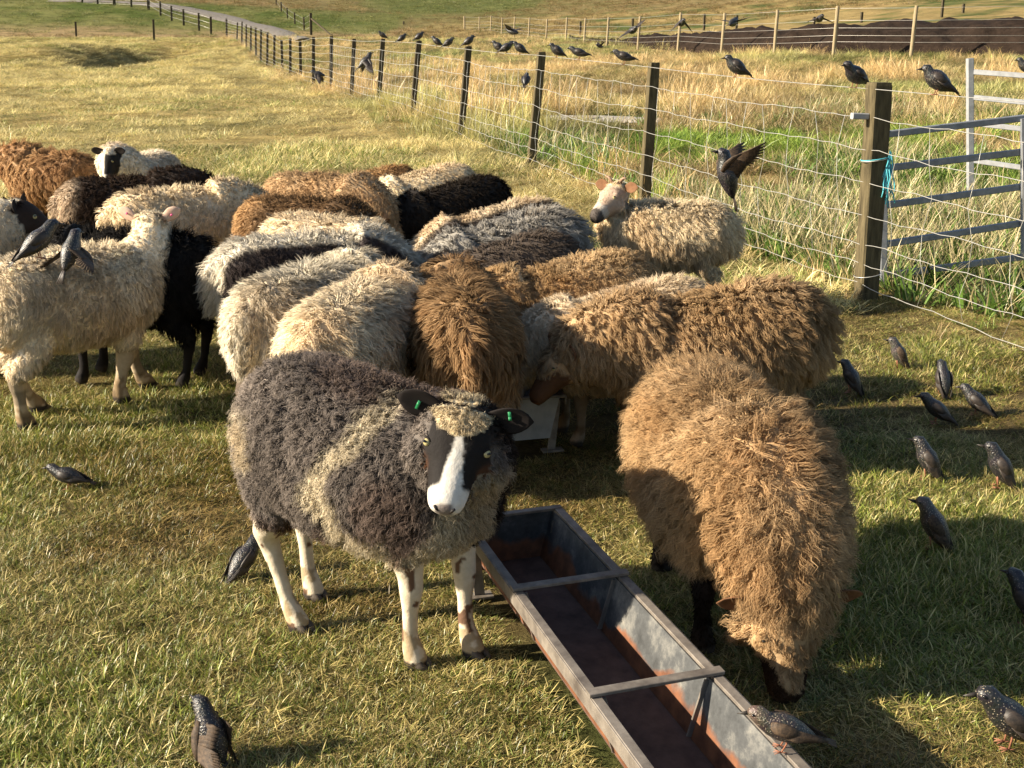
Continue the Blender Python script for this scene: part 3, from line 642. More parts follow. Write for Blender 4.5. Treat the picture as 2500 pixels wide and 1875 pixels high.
_l6 = spot_from_rump(1560, 443, .66, 176, .92); _p6 = to_local(_l6, math.radians(176), atd(1338, 414, 6.6), .92); _n6 = np.array(to_local(_l6, math.radians(176), atd(1272, 478, 6.42), .92))
sheep('cream ewe with small horns standing up by the wire fence', 1560, 440, 176, plain_c((0.739, 0.616, 0.426)), (lambda t, v, s, n: np.where((t > .185)[:, None], np.array([[.09, .075, .065]]), np.where((t > .15)[:, None], np.array([[.5, .44, .37]]), np.array([[.46, .34, .25]])))), (.5, .4, .3), 'ear_brown', zb=.70, len=.075, per=18, droop=.9,
      loc=_l6, scale=.92, head=1.22, earlen=.09, poll=_p6, hd=tuple(_n6 - np.array(_p6)), n0=(.24, 0, .48), neckmid=(.36, 0, .60), neck=.72, nkw=.35, knot=.0, fuzz=2500, horns=True, n=13000, width=.005, K=3, vox=.013, facewool=.03)
sheep('ginger brown ewe seen from behind, tail hanging among cream ewes', 988, 572, 97, plain_c((0.341, 0.226, 0.124), .25, (0.264, 0.168, 0.087), 6), pf((.1, .05, .03)), (.12, .06, .03), 'ear_brown', fat=.9, zb=.70, back_at=-.15, len=.07, droop=1.15, per=20, cf=.9, curl=.08, freq=2.2, lumv=.6, tip=(1.75, 1.65, 1.5), **MID)
sheep('cream white ewe with its rump turned, beside the ginger rump', 812, 552, 74, plain_c((0.717, 0.605, 0.437)), pf((.5, .42, .32)), (.45, .37, .27), 'ear_pale', fat=.95, zb=.75, back_at=-.15, len=.065, droop=1.0, per=11, cf=.8, **MID)
sheep('off-white ewe with dark legs beside the cream white rump', 725, 546, 62, plain_c((.60, .54, .43)), pf((.5, .42, .32)), (.10, .075, .055), 'ear_pale', fat=.95, zb=.70, back_at=-.15, len=.065, droop=1.0, per=11, cf=.8, sock=.30, **MID)
sheep('greyish white ewe with a dark stripe across its back', 568, 488, 22, band_c((.58, .53, .44), (.05, .04, .038), lambda P: sstep(.06, .03, np.abs(P[:, 1] + .135))*(P[:, 0] > -.37)*(P[:, 2] > .45)), pf((.5, .44, .36)), (.47, .38, .27), 'ear_pale', zb=.72, back_at=.18, len=.065, droop=.9, per=11, **dict(MID, n=14000))
# the white ewe on the left, by its hooves
_h = [at(60, 925), at(88, 885), at(262, 868), at(322, 835)]
_o = sum(_h)/4; _d = (_h[2]+_h[3]-_h[0]-_h[1])[:2]; _rz = math.atan2(_d[1], _d[0]); loc_l = lambda p: to_local(_o, _rz, p)[:2]
WL = sheep('white ewe facing away with its head up and starlings on its back', 0, 0, math.degrees(_rz), plain_c((0.728, 0.616, 0.448), .14), pf((.5, .40, .28)), (.42, .33, .22), 'ear_pale', loc=(_o[0], _o[1], 0), feet=dict(rr=loc_l(_h[0]), rl=loc_l(_h[1]), fr=loc_l(_h[2]), fl=loc_l(_h[3])),
      poll=to_local(_o, _rz, atd(322, 492, 5.12)), hd=(math.sin(_rz), math.cos(_rz), -.35), n0=(.27, 0, .50), neckmid=(.38, 0, .60), earlen=.08, len=.05, droop=.9, per=10, cf=.75, tags='tag_pink', ear=(-.25, .75, .5), dirty=1, cloven=1, head=1.2, leg=1.35, neck=.8, nkw=.55, facewool=.05, **dict(MID, n=24000))
sheep('shaggy black ewe standing behind the white ewe', 425, 492, 172, plain_c((.014, .013, .0125), .3), pf((.012, .01, .01)), (.012, .01, .01), 'ear_black', zb=.70, len=.085, droop=.9, per=18, tip=(1.8, 1.8, 1.8), **dict(MID, n=13000))
sheep('cream ewe standing between two black ewes', 255, 402, 30, plain_c((0.694, 0.571, 0.392)), pf((.55, .47, .36)), (.5, .4, .3), 'ear_pale', zb=.70, pose='low', len=.055, droop=.7, n=9500)
sheep('black brown ewe with pale rump and raised head', 150, 375, 10, band_c((.028, .02, .016), (.33, .26, .19), lambda P: sstep(-.24, -.33, P[:, 0])), pf((.02, .016, .014), (.3, .25, .2)), (.03, .02, .015), 'ear_black', zb=.70, pose='level', len=.06, n=9500, tip=(1.5, 1.4, 1.3))
sheep('ginger brown ewe with long shaggy wool by the black ewe', 178, 330, 155, plain_c((0.297, 0.174, 0.087), .3, (0.374, 0.232, 0.118), 8), pf((.05, .03, .02)), (.05, .03, .02), 'ear_black', zb=.68, pose='level', len=.085, droop=1.1, per=22, cf=.9, n=9500)
sheep('white ewe with black patched face watching over the others', 350, 297, 256, plain_c((0.717, 0.627, 0.493)), lambda t, v, s, n: np.where(((s < .006) & (t < .195))[:, None], np.array([[.018, .015, .014]]), np.array([[.6, .54, .46]])), (.5, .42, .33), 'ear_black', zb=.76, poll=(.44, .04, .72), hd=(.51, .02, -.85), hu=(1, 0, .5), head=.95, facewool=.02, knot=.02, len=.045, n=9500, vox=.012)
sheep('dark headed sheep with pale body behind the white ewe\'s rump', 0, 0, 25, plain_c((.52, .45, .34)), pf((.035, .022, .016), (.5, .44, .38)), (.5, .42, .32), 'ear_black', loc=(-2.72, 5.40, 0), poll=(.42, .0, .72), hd=(.80, -.2, -.55), facewool=-.02, hback=.1, topknot=(.03, .02, .015), len=.05, n=6000)
sheep('ginger ewe at the back of the flock, seen from behind', 600, 358, -25, plain_c((.42, .285, .16), .2), pf((.1, .05, .03)), (.1, .06, .03), 'ear_brown', zb=.71, len=.06)
sheep('dark brown ewe with ginger rump in the middle of the flock', 548, 410, -28, band_c((.13, .08, .043), (.34, .21, .105), lambda P: sstep(-.12, -.3, P[:, 0])), pf((.05, .03, .02)), (.05, .03, .02), 'ear_brown', zb=.70, len=.06, n=10000)
sheep('cream ewe with parted wool in the middle of the flock', 606, 446, -40, plain_c((0.672, 0.549, 0.381)), pf((.5, .42, .32)), (.45, .36, .26), 'ear_pale', zb=.70, len=.065, droop=.9, per=18, n=9500)
sheep('ginger ewe with one dark ear raised, beyond the cream ewe', 878, 344, 208, plain_c((.42, .275, .145), .2, (.33, .20, .095), 6), pf((.06, .035, .02)), (.1, .06, .03), 'ear_black', scale=.86, zb=.71, slope=.2, pose='graze', len=.06)
sheep('slender cream ewe stretching down between ginger and black ewes', 1002, 338, 208, plain_c((0.717, 0.605, 0.426)), pf((.5, .42, .32)), (.45, .36, .26), 'ear_pale', scale=.95, zb=.71, slope=.2, pose='graze', len=.05, n=9500)
sheep('smooth black ewe stretching down beside the slender cream ewe', 1070, 362, 211, plain_c((.020, .016, .013), .3), pf((.015, .012, .01)), (.015, .012, .01), 'ear_black', scale=.97, zb=.71, slope=.2, pose='graze', len=.05, tip=(1.5, 1.45, 1.4), n=9500)
sheep('cream ewe with a dark stripe along its flank and small horns', 1188, 412, 206, band_c((.58, .47, .33), (.075, .06, .05), lambda P: sstep(.02, .07, P[:, 1])), pf((.02, .016, .013)), (.06, .045, .035), 'ear_black', zb=.70, slope=.2, pose='graze', len=.055, horns=True, n=9500)
sheep('grey curly ewe with dark brown head', 1226, 444, 206, plain_c((.27, .25, .22), .3), pf((.03, .02, .014)), (.04, .03, .02), 'ear_black', zb=.68, slope=.2, pose='graze', len=.075, curl=.14, per=16, tip=(1.5, 1.5, 1.5), n=9500, facewool=.08)
sheep('grey brown ewe squeezed between the grey and tan ewes', 1215, 500, 204, plain_c((.10, .078, .062), .3), pf((.03, .02, .014)), (.04, .03, .02), 'ear_black', zb=.66, scale=.95, slope=.2, pose='graze', len=.05, tip=(1.4, 1.4, 1.4), n=9500)

raws = []
for sp in SHEEP:
    (V, F), seg, hf = sheep_raw(sp)
    o = bpy.data.objects.new('raw', mesh_np('raw', V, F)); COL.objects.link(o)
    md = o.modifiers.new('remesh', 'REMESH'); md.mode = 'VOXEL'; md.voxel_size = sp['vox']; md.use_smooth_shade = True
    ms = o.modifiers.new('smooth', 'SMOOTH'); ms.factor = .5; ms.iterations = 5 if sp['vox'] < .01 else 3
    raws.append((o, seg, hf))
dg = bpy.context.evaluated_depsgraph_get()
evs = [bpy.data.meshes.new_from_object(o.evaluated_get(dg)) for o, _, _ in raws]
for i, (sp, (o, seg, hf), ev) in enumerate(zip(SHEEP, raws, evs)):
    finish_sheep(sp, o, seg, hf, ev, i)
    me = o.data; bpy.data.objects.remove(o); bpy.data.meshes.remove(me)

# ------------------------------------------------------------------ main stock fence
def post_mesh(base, top, w1, w2=None, rot=0.0, seed=0, round_=False):
    """a sawn post with worn edges, slightly out of true, its foot sunk in the ground"""
    r = np.random.default_rng(seed); base = np.asarray(base, float); top = np.asarray(top, float); w2 = w2 or w1
    t = np.array([-.12, 0, .3, .6, .9, .985, 1.0]); C = base + (top-base)*t[:, None]
    n = 12 if round_ else 8
    c = max(w1, w2)
    if round_: prof = [(math.cos(a)*w1/2, math.sin(a)*w1/2) for a in np.linspace(0, 2*math.pi, n, endpoint=False)]
    else:
        a, b, e = w1/2, w2/2, c*.06; prof = [(-a+e, -b), (a-e, -b), (a, -b+e), (a, b-e), (a-e, b), (-a+e, b), (-a, b-e), (-a, -b+e)]
    cr, sr = math.cos(rot), math.sin(rot); V = []
    for i, q in enumerate(C):
        k = 1.0 if i < 5 else (.985 if i == 5 else .90)
        for x, y in prof: V.append(q + np.array([(cr*x - sr*y)*k, (sr*x + cr*y)*k, 0]) + r.normal(size=3)*.0015*np.array([1, 1, 0]))
    V = np.array(V); m = len(C); k = np.arange(n); k2 = (k+1) % n
    Q = np.concatenate([np.stack([i*n+k, i*n+k2, (i+1)*n+k2, (i+1)*n+k], 1) for i in range(m-1)])
    V = np.concatenate([V, [C[-1] + (0, 0, .002)]]); Tt = np.stack([np.full(n, m*n), (m-1)*n+k, (m-1)*n+k2], 1)
    return V, [Q, Tt]
POSTS = [(1900, 178, 1870, 645), (1413, 135, 1392, 385), (1170, 112, 1147, 352), (1012, 100, 995, 302), (905, 88, 890, 266), (827, 84, 817, 230), (765, 84, 759, 210), (716, 78, 714, 189), (677, 80, 677, 179), (648, 88, 650, 172), (627, 83, 627, 165), (608, 86, 610, 154), (593, 76, 592, 147), (578, 70, 577, 138), (564, 64, 563, 130), (552, 60, 553, 121), (542, 57, 542, 113), (532, 53, 532, 105), (523, 47, 522, 95), (513, 48, 512, 88), (489, 40, 490, 83)]
fence = tag(empty('stock_fence', (2.11, 6.95, 0)), 'weathered post and wire netting fence running up the paddock to the track', 'fence')
inv = np.array([2.11, 6.95, 0]); tops = []; bases = []
for i, (xt, yt, xb, yb) in enumerate(POSTS):
    a = ((xt+xb)/2*PS - 1250)/FPX; D = 4.13/(a + .29)
    T = atd(xt, yt, D); B = atd(xb, yb, D); B[2] = gz(B[0], B[1])
    if i == 0: B[2] = 0
    tops.append(T); bases.append(B)
    ang = math.radians(13 if i == 0 else 14)
    w1 = .115 if i == 0 else (.13 if i == len(POSTS)-1 else .085)
    part('post', post_mesh(B-inv, T-inv, w1, w1*(.85 if i else .95), ang, i), M['post_green'] if i < 3 else M['post'], fence, smooth=False)
# the post after next to the camera, just outside the frame
B = np.array([fence_x(3.9), 3.9, 0.]); T = B + (0.02, 0, 1.24); tops.insert(0, T); bases.insert(0, B)
part('post', post_mesh(B-inv, T-inv, .10, .09, .28, 99), M['post_green'], fence, smooth=False)
WZ = [1.215, 1.06, .875, .685, .50, .335, .215, .095]
_fn = np.array([-.96, -.277, 0])
def wire_point(j, i, t):
    """point on wire j between posts i and i+1 (t 0..1); posts are ordered away from the camera"""
    hgt = WZ[j]
    def on(i):
        L = (tops[i]-bases[i]); q = hgt/1.25
        return bases[i] + L*q + _fn*.055
    p = on(i)*(1-t) + on(i+1)*t
    sag = (.012 if j == 0 else .035)*4*t*(1-t)*(.5 + .5*math.sin(i*2.3 + j)); p[2] -= sag
    return p
for j in range(len(WZ)):
    pts = []
    for i in range(len(tops)-1):
        n = 26 if i < 4 else (8 if i < 9 else 2)
        for t in np.linspace(0, 1, n, endpoint=False):
            p = wire_point(j, i, t)
            if j and i < 5: p = p + np.array([0, 0, .0045*math.sin(t*58+j) + .006*math.sin(t*17+2*j+i)])
            pts.append(p)
    pts.append(wire_point(j, len(tops)-2, 1.0))
    P = np.array(pts) - inv; part('line_wire', tube(P, np.interp(np.arange(len(P)), [0, 60, 160], [.0020, .0024, .004]), 4), M['wire'], fence)
stays = []
for i in range(0, 8):
    n = 11 if i else 10
    for q in range(1, n):
        t = (q + .15*math.sin(q*5+i))/n
        pts = [wire_point(j, i, min(max(t + .012*math.sin(q*3+j*2), 0), 1)) for j in range(1, len(WZ))]
        stays.append(tube(np.array(pts) - inv, .0015 if i < 3 else .002, 3))
tag(part('stay_wires', stays, M['wire'], fence), kind='stuff')
p0 = bases[1] + (tops[1]-bases[1])*.84 - inv; b2 = bases[1] + (tops[1]-bases[1])*.855
part('gate_latch', [bar(p0 + (-.06, -.01, .012), p0 + (-.155, -.03, .016), .04, .035)], M['steel'], fence, smooth=False)
tw = []; r = np.random.default_rng(5)
for k in range(18):
    s0 = bases[1] + (tops[1]-bases[1])*(.66 + .04*r.random() - .06*(k > 9)) + np.array([.068 + .012*r.random(), -.045, 0]); q = s0 - inv
    pts = [q]
    for m_ in range(5): q = q + np.array([r.normal()*.010 + .001, r.normal()*.006, -.030 - .02*r.random()]); pts.append(q)
    tw.append(tube(np.array(pts), .004, 4))
for hgt in (.66, .20):
    c = bases[1] + (tops[1]-bases[1])*hgt - inv; a = np.linspace(0, 2*math.pi, 17); tw.append(tube(np.stack([c[0] + .074*np.cos(a)*1.05, c[1] + .074*np.sin(a), c[2] + .012*np.cos(a)], 1), .003, 4)) if hgt > .5 else None
part('baler_twine', tw, M['twine'], fence)
c = bases[1] + (tops[1]-bases[1])*.115 - inv; a = np.linspace(0, 2*math.pi, 17); part('tie_wire', tube(np.stack([c[0] + .076*np.cos(a), c[1] + .074*np.sin(a), c[2] + .012*np.cos(a)], 1), .0028, 4), M['wire'], fence)
c = bases[1] + (tops[1]-bases[1])*.655 - inv; part('tie_wire', tube(np.stack([c[0] + .076*np.cos(a), c[1] + .074*np.sin(a), c[2] + .012*np.cos(a)], 1), .0028, 4), M['wire'], fence)

def post_row(name, label, items, w1, mat, wires=(), wr=.004, round_=False, byfoot=True):
    """items: photo pixels of a post's top and foot (byfoot), or top pixel, depth and height where the foot is hidden"""
    root = None; tp = []
    for i, it in enumerate(items):
        thick = 1.5 if len(it) > 5 else 1
        if byfoot:
            B = hit(it[2], it[3]); T = atd(it[0], it[1], B[1]); B[2] = gz(B[0], B[1])
        else:
            T = atd(it[0], it[1], it[2]); B = T - np.array([-(it[4] if len(it) > 4 else 0), 0, it[3]]); B[2] = min(B[2], gz(B[0], B[1]))
        if root is None: root = tag(empty(name, tuple(B)), label, 'fence'); o = B.copy()
        part('post', post_mesh(B-o, T-o, w1*thick, None, .3, 40+i, round_), mat, root, smooth=False); tp.append((B, T))
    for hz in wires:
        P = np.array([b + (t-b)*((t[2]-b[2]-hz)/(t[2]-b[2])) for b, t in tp]) - o
        part('line_wire', tube(P, wr, 4), M['wire'], root)
    return root, tp, o
# fence along the track beyond the strainer
post_row('track_fence', 'thin post fence following the gravel track up the hill', [(455, 36, 456, 75), (429, 28, 430, 67), (396, 20, 397, 55), (370, 13, 371, 46), (346, 3, 347, 34), (320, -12, 321, 22, 0, 1), (283, -12, 284, 16), (246, -14, 247, 13, 0, 1), (210, -15, 211, 9), (177, -16, 178, 6)], .15, M['post'], (.1, .45, .8), .008)
post_row('field_fence', 'two lone dark posts standing in the open field', [(163, 47, 165, 82), (331, 42, 333, 88)], .12, M['post'])
root, tp, o = post_row('brace_fence', 'dark fence with a braced strainer post running up the hill', [(671, 28, 672, 76, 0, 1), (656, 37, 657, 66), (636, 27, 637, 52), (620, 17, 621, 40), (607, 4, 608, 26), (596, -8, 597, 12)], .11, M['post'], (.1, .5, .9), .006)
q0 = tp[0][1] - (0, 0, .35) - o; q1 = hit(720, 80) - o
part('brace', [bar(q0, q1, .10, .10)], M['post'], root, smooth=False)
# pale post fence on the right
FAR = [(2310, 6, 31), (1980, 12, 33.5), (1810, 13, 34.5), (1680, 21, 36.5), (1566, 28, 39.5), (1471, 27, 43), (1383, 35, 47), (1315, 37, 52), (1265, 39, 57), (1225, 37, 62), (1182, 41, 67), (1144, 38, 72), (1112, 36, 77), (1085, 38, 82), (1061, 34, 87), (1036, 36, 91), (1003, 35, 95)]
frows = [(x, y, D, 1.25, -.03*(1 if i < 4 else 2)) for i, (x, y, D) in enumerate(FAR)]; frows[-1] = (1003, 35, 95, 1.5, 0, 1)
post_row('pale_fence', 'pale pine post and wire fence in front of the dark soil bank', frows, .10, M['post_pale'], (.06, .38, .58, .78, .95), .004, True, False)
# scattered dark posts of a fence on the hill behind
post_row('hill_fence', 'sparse dark posts crossing the brown hillside', [(2082, 8, 62, 1.0), (2038, -6, 60, 1.5), (1862, 26, 60, 1.0), (1759, 36, 58, 1.0), (1592, 33, 62, 1.0), (1522, 30, 66, 1.0), (1367, 40, 70, .9), (1254, 46, 76, .8), (872, 46, 100, .9)], .11, M['post'], byfoot=False)

# ------------------------------------------------------------------ dark soil bank behind the pale fence
def soil_bank():
    """front foot just behind the pale fence, crest a little further, falling away behind"""
    crest = [(2420, 30), (2212, 38), (2000, 47), (1800, 52), (1600, 63), (1400, 77), (1300, 86), (1230, 96)]
    fx = np.array([f[0] for f in FAR][::-1]); fd = np.array([f[2] for f in FAR][::-1]); n = 170
    xs = np.linspace(2420, 1230, n); ys = np.interp(xs, [c[0] for c in crest][::-1], [c[1] for c in crest][::-1]); D = np.interp(xs, fx, fd)
    rows = []
    for off, kz in ((1.0, -.1), (1.3, .3), (1.7, .55), (2.1, .75), (2.6, .9), (3.1, 1.0), (3.8, 1.0), (4.6, .93), (5.6, .8), (7, .6), (9, .3), (11, -.1)):
        Q = np.array([atd(x, 90/PS, d+off) for x, d in zip(xs, D)]); C = np.array([atd(x, y, d+3.1) for x, y, d in zip(xs, ys, D)])
        g = terrain(Q[:, 0], Q[:, 1]); z = g + (np.maximum(C[:, 2] - terrain(C[:, 0], C[:, 1]), .12))*kz + (fbm2(Q[:, 0], Q[:, 1], 1.6, 61, 4) - .5)*.42*max(0, min(1, kz*1.5)) - .04
        rows.append(np.stack([Q[:, 0], Q[:, 1], z], 1))
    m = len(rows); V = np.stack(rows, 1).reshape(-1, 3); k = (np.arange(n-1)[:, None]*m + np.arange(m-1)[None, :]).ravel()
    mt = m_simple('dark_soil', (.013, .009, .0065), (.036, .024, .017), 3, .95, .05, 1.0, 0, .08)
    tag(link('soil_bank', mesh_np('soil_bank', V, np.stack([k, k+1, k+m+1, k+m], 1), mt)), 'long bank of dark bare soil behind the pale fence', 'soil bank', kind='structure')
soil_bank()

# ------------------------------------------------------------------ gates
def near_gate():
    """galvanised field gate tied to the corner post"""
    yl = [291, 364, 444, 528, 596]; yr = [256, 329, 404, 483, 556]; L0, R0 = 7.2, 7.45; xl, xr = 1908, 2330
    k = (2330-1920)/(2205-1920)
    o = atd(xl, 640, L0); o[2] = 0; root = tag(empty('metal_gate', tuple(o)), 'galvanised five bar gate tied to the corner post with twine', 'gate')
    a = []; b = []
    for y0, y1 in zip(yl, yr):
        y1e = y0 + (y1-y0)*k; p = atd(xl, y0, L0); q = atd(xr, y1e, R0); a.append(p); b.append(q)
        part('rail', [bar(p-o, q-o, .03, .040)], M['steel_dull'], root, smooth=False)
    e = np.array([0, 0, .03])
    part('upright', [bar(a[0]-o+e, a[-1]-o-e, .045, .045, (0, 1, 0))], M['steel_dull'], root, smooth=False)
    t = (2207-xl)/(xr-xl); p = a[0]*(1-t)+b[0]*t; q = a[-1]*(1-t)+b[-1]*t
    part('upright', [bar(p-o-(0, .03, 0), q-o-(0, .03, 0), .05, .02, (0, 1, 0))], M['steel_dull'], root, smooth=False)
    part('upright', [bar(b[0]-o+e, b[-1]-o-e, .045, .045, (0, 1, 0))], M['steel_dull'], root, smooth=False)
near_gate()
def far_gate():
    D0, D1 = 10.3, 9.7; o = atd(2095, 408, D0); o[2] = gz(o[0], o[1]); root = tag(empty('metal_hurdle', tuple(o)), 'tall galvanised hurdle standing open beyond the gate', 'gate')
    part('upright', [bar(atd(2095, 126, D0)-o, atd(2096, 410, D0)-o, .055, .05, (0, 1, 0))], M['steel'], root, smooth=False)
    ends = []
    for y0, y1 in ((155, 164), (210, 222), (266, 280), (346, 364)):
        p = atd(2098, y0, D0); q = atd(2420, y0 + (y1-y0)*2.6, D1); part('rail', [bar(p-o, q-o, .03, .042)], M['steel'], root, smooth=False); ends.append(q)
    part('upright', [bar(ends[0]-o+(0, 0, .1), ends[-1]-o-(0, 0, .2), .055, .05, (0, 1, 0))], M['steel'], root, smooth=False)
far_gate()

# ------------------------------------------------------------------ feed troughs
def m_trough():
    m, nt, b = material('trough_steel', .6, .25); tc = nd(nt, 'ShaderNodeTexCoord'); v = tc.outputs['Object']
    base, f = noise_ramp(nt, v, 9, [(.3, (.025, .026, .026)), (.5, (.07, .072, .072)), (.62, (.16, .155, .14)), (.76, (.30, .27, .21))], 8, .75)
    sx = nd(nt, 'ShaderNodeSeparateXYZ'); nt.links.new(v, sx.inputs[0])
    n2 = nd(nt, 'ShaderNodeTexNoise', i_Scale=7, i_Detail=5); nt.links.new(v, n2.inputs['Vector'])
    ma = nd(nt, 'ShaderNodeMath', operation='MULTIPLY_ADD', i_1=.16, i_2=-.08); nt.links.new(n2.outputs['Fac'], ma.inputs[0])
    ad = nd(nt, 'ShaderNodeMath', operation='ADD'); nt.links.new(sx.outputs['Z'], ad.inputs[0]); nt.links.new(ma.outputs[0], ad.inputs[1])
    mr = nd(nt, 'ShaderNodeMapRange', i_1=.13, i_2=.145, i_3=1.0, i_4=0.0); nt.links.new(ad.outputs[0], mr.inputs[0])
    rust, f2 = noise_ramp(nt, v, 25, [(.3, (.075, .033, .02)), (.7, (.23, .095, .045))], 6)
    c = mixc(nt, base, rust, mr.outputs[0]); nt.links.new(c, b.inputs['Base Color']); b.inputs['Metallic'].default_value = .05; bump(nt, b, f2, .25, .003)
    return m
def m_floor():
    return m_simple('trough_floor', (.06, .034, .026), (.14, .08, .06), 16, .8, .2, .4, 0, .003)
M['trough'] = m_trough(); M['floor'] = m_floor(); M['rim'] = m_simple('worn_rim', (.085, .07, .058), (.26, .225, .185), 16, .55, .35, .4, .25, .002)
def trough(label, O, ang, length, bars, skin='trough'):
    """open sheet metal trough; local x runs along it from its far end, rim at .22 m"""
    root = empty('feed_trough', (O[0], O[1], 0), ang); tag(root, label, 'trough', 'feed troughs')
    zr, zf, wo, wi, wf, th = .22, .085, .146, .124, .088, .004; L = length
    def sheet(P, name, mat):
        P = np.array(P, float); n = norm(np.cross(P[1]-P[0], P[3]-P[0])); V = np.concatenate([P, P - n*th])
        F = [np.array([[0, 1, 2, 3], [7, 6, 5, 4], [0, 4, 5, 1], [1, 5, 6, 2], [2, 6, 7, 3], [3, 7, 4, 0]])]
        # finer grid is not needed: the sheet is flat
        return part(name, (V, F), mat, root, smooth=False)
    for s in (-1, 1):
        sheet([(0, s*wi, zr), (L, s*wi, zr), (L, s*wf, zf), (0, s*wf, zf)][::s], 'side_panel', M[skin])
        part('rim', [bar((-.012, s*(wi+wo)/2, zr+.004), (L+.012, s*(wi+wo)/2, zr+.004), wo-wi, .009), bar((-.012, s*wo, zr-.010), (L+.012, s*wo, zr-.010), .006, .034)], M['rim'], root, smooth=False)
    sheet([(0, -wf, zf), (L, -wf, zf), (L, wf, zf), (0, wf, zf)], 'floor_panel', M['floor'])
    for x, sg in ((0, 1), (L, -1)):
        sheet([(x, -wi, zr), (x, -wf, zf-.02), (x, wf, zf-.02), (x, wi, zr)][::sg], 'end_panel', M[skin])
        part('end_rim', [bar((x, -wo, zr+.007), (x, wo, zr+.007), .022, .008)], M['rim'], root, smooth=False)
        for s in (-1, 1): part('leg', [bar((x+sg*.03, s*wi, zr-.02), (x+sg*.03, s*(wf+.015), 0), .03, .006, (1, 0, 0)), bar((x+sg*.03, s*(wf-.02), .004), (x+sg*.03, s*(wf+.06), .004), .04, .008)], M['rim'], root, smooth=False)
    for x in bars:
        part('crossbar', [bar((x, -wo-.004, zr+.014), (x, wo+.004, zr+.014), .026, .008)], M['rim'], root, smooth=False)
        part('bracket', [bar((x, -wi+.004, zr-.004), (x, -wf-.004+.008, zf+.004), .02, .005, (1, 0, 0))], M['rim'], root, smooth=False)
        part('bracket', [bar((x, wi-.004, zr-.004), (x, wf-.004, zf+.004), .02, .005, (1, 0, 0))], M['rim'], root, smooth=False)
    return root
b1 = (at(1115, 1278, .225) + at(1345, 1243, .225))/2; b2 = (at(1280, 1502, .225) + at(1550, 1460, .225))/2
ax = norm((b2-b1)[:2]); far = at(1200, 1098, .225)[:2] + np.array([-ax[1], ax[0]])*(-.135); far_t = float((far-b1[:2]) @ ax)
TR_O = b1[:2] + ax*far_t; TR_A = math.atan2(ax[1], ax[0]); TR_L = 2.0; sp_ = float(np.linalg.norm((b2-b1)[:2]))
trough('long rusty sheet metal feed trough beside the piebald ewe', TR_O, TR_A, TR_L, [-far_t, -far_t+sp_, -far_t+2*sp_])
M['galv'] = m_simple('grey_sheet_steel', (.20, .205, .205), (.33, .335, .33), 12, .5, .4, .15, .2, .002)
T2 = at(1138, 985)[:2]; T2d = norm(np.array([-.62, 6.7]) - T2)
tz = trough('grey feed trough half hidden under the crowding sheep', T2, math.atan2(T2d[1], T2d[0]), 2.2, [.5, 1.1, 1.65], 'galv')
RUB = hit(1300, 262); M['rubble'] = m_simple('pale_rubble', (.20, .18, .16), (.40, .37, .33), 9, .95, .1, 1.0, 0, .03)
strip_on_ground('rubble_patch', [(RUB[0] + t*.9, RUB[1] - t*.55) for t in np.linspace(-1, 1, 7)], [.1, .45, .6, .65, .6, .4, .1], M['rubble'], .07, 'patch of pale grey rubble in the rough grass', 'rubble')

# ------------------------------------------------------------------ starlings
def m_starling(name, spots):
    m, nt, b = material(name, .36, .5); tc = nd(nt, 'ShaderNodeTexCoord'); v = tc.outputs['Object']
    a = nd(nt, 'ShaderNodeAttribute', attribute_name='col')
    vo = nd(nt, 'ShaderNodeTexVoronoi', i_Scale=175.0); nt.links.new(v, vo.inputs['Vector'])
    mr = nd(nt, 'ShaderNodeMapRange', i_1=.16, i_2=.30, i_3=1.0, i_4=0.0); nt.links.new(vo.outputs['Distance'], mr.inputs[0])
    mm = nd(nt, 'ShaderNodeMath', operation='MULTIPLY', i_1=spots); nt.links.new(mr.outputs[0], mm.inputs[0])
    gl, f = noise_ramp(nt, v, 30, [(.35, (.85, 1.12, .95)), (.6, (1.05, .92, 1.1))], 2)
    c = mixc(nt, mixc(nt, a.outputs['Color'], gl, 1.0, 'MULTIPLY'), (.42, .35, .25), mm.outputs[0]); nt.links.new(c, b.inputs['Base Color']); n3 = nd(nt, 'ShaderNodeTexNoise', i_Scale=170.0, i_Detail=3.0); nt.links.new(v, n3.inputs['Vector']); bump(nt, b, n3.outputs['Fac'], .7, .004)
    return m
M['starling'] = m_starling('starling_plumage', .34); M['starling_spot'] = m_starling('speckled_plumage', .7)
M['wing'] = m_simple('wing_feather', (.014, .012, .011), (.05, .037, .028), 70, .5, .35, .3, 0, .002, (1, 6, 1)); M['wing_brown'] = m_simple('brown_wing_feather', (.018, .014, .012), (.10, .066, .04), 110, .65, .2, .5, 0, .002)
MESH = {}
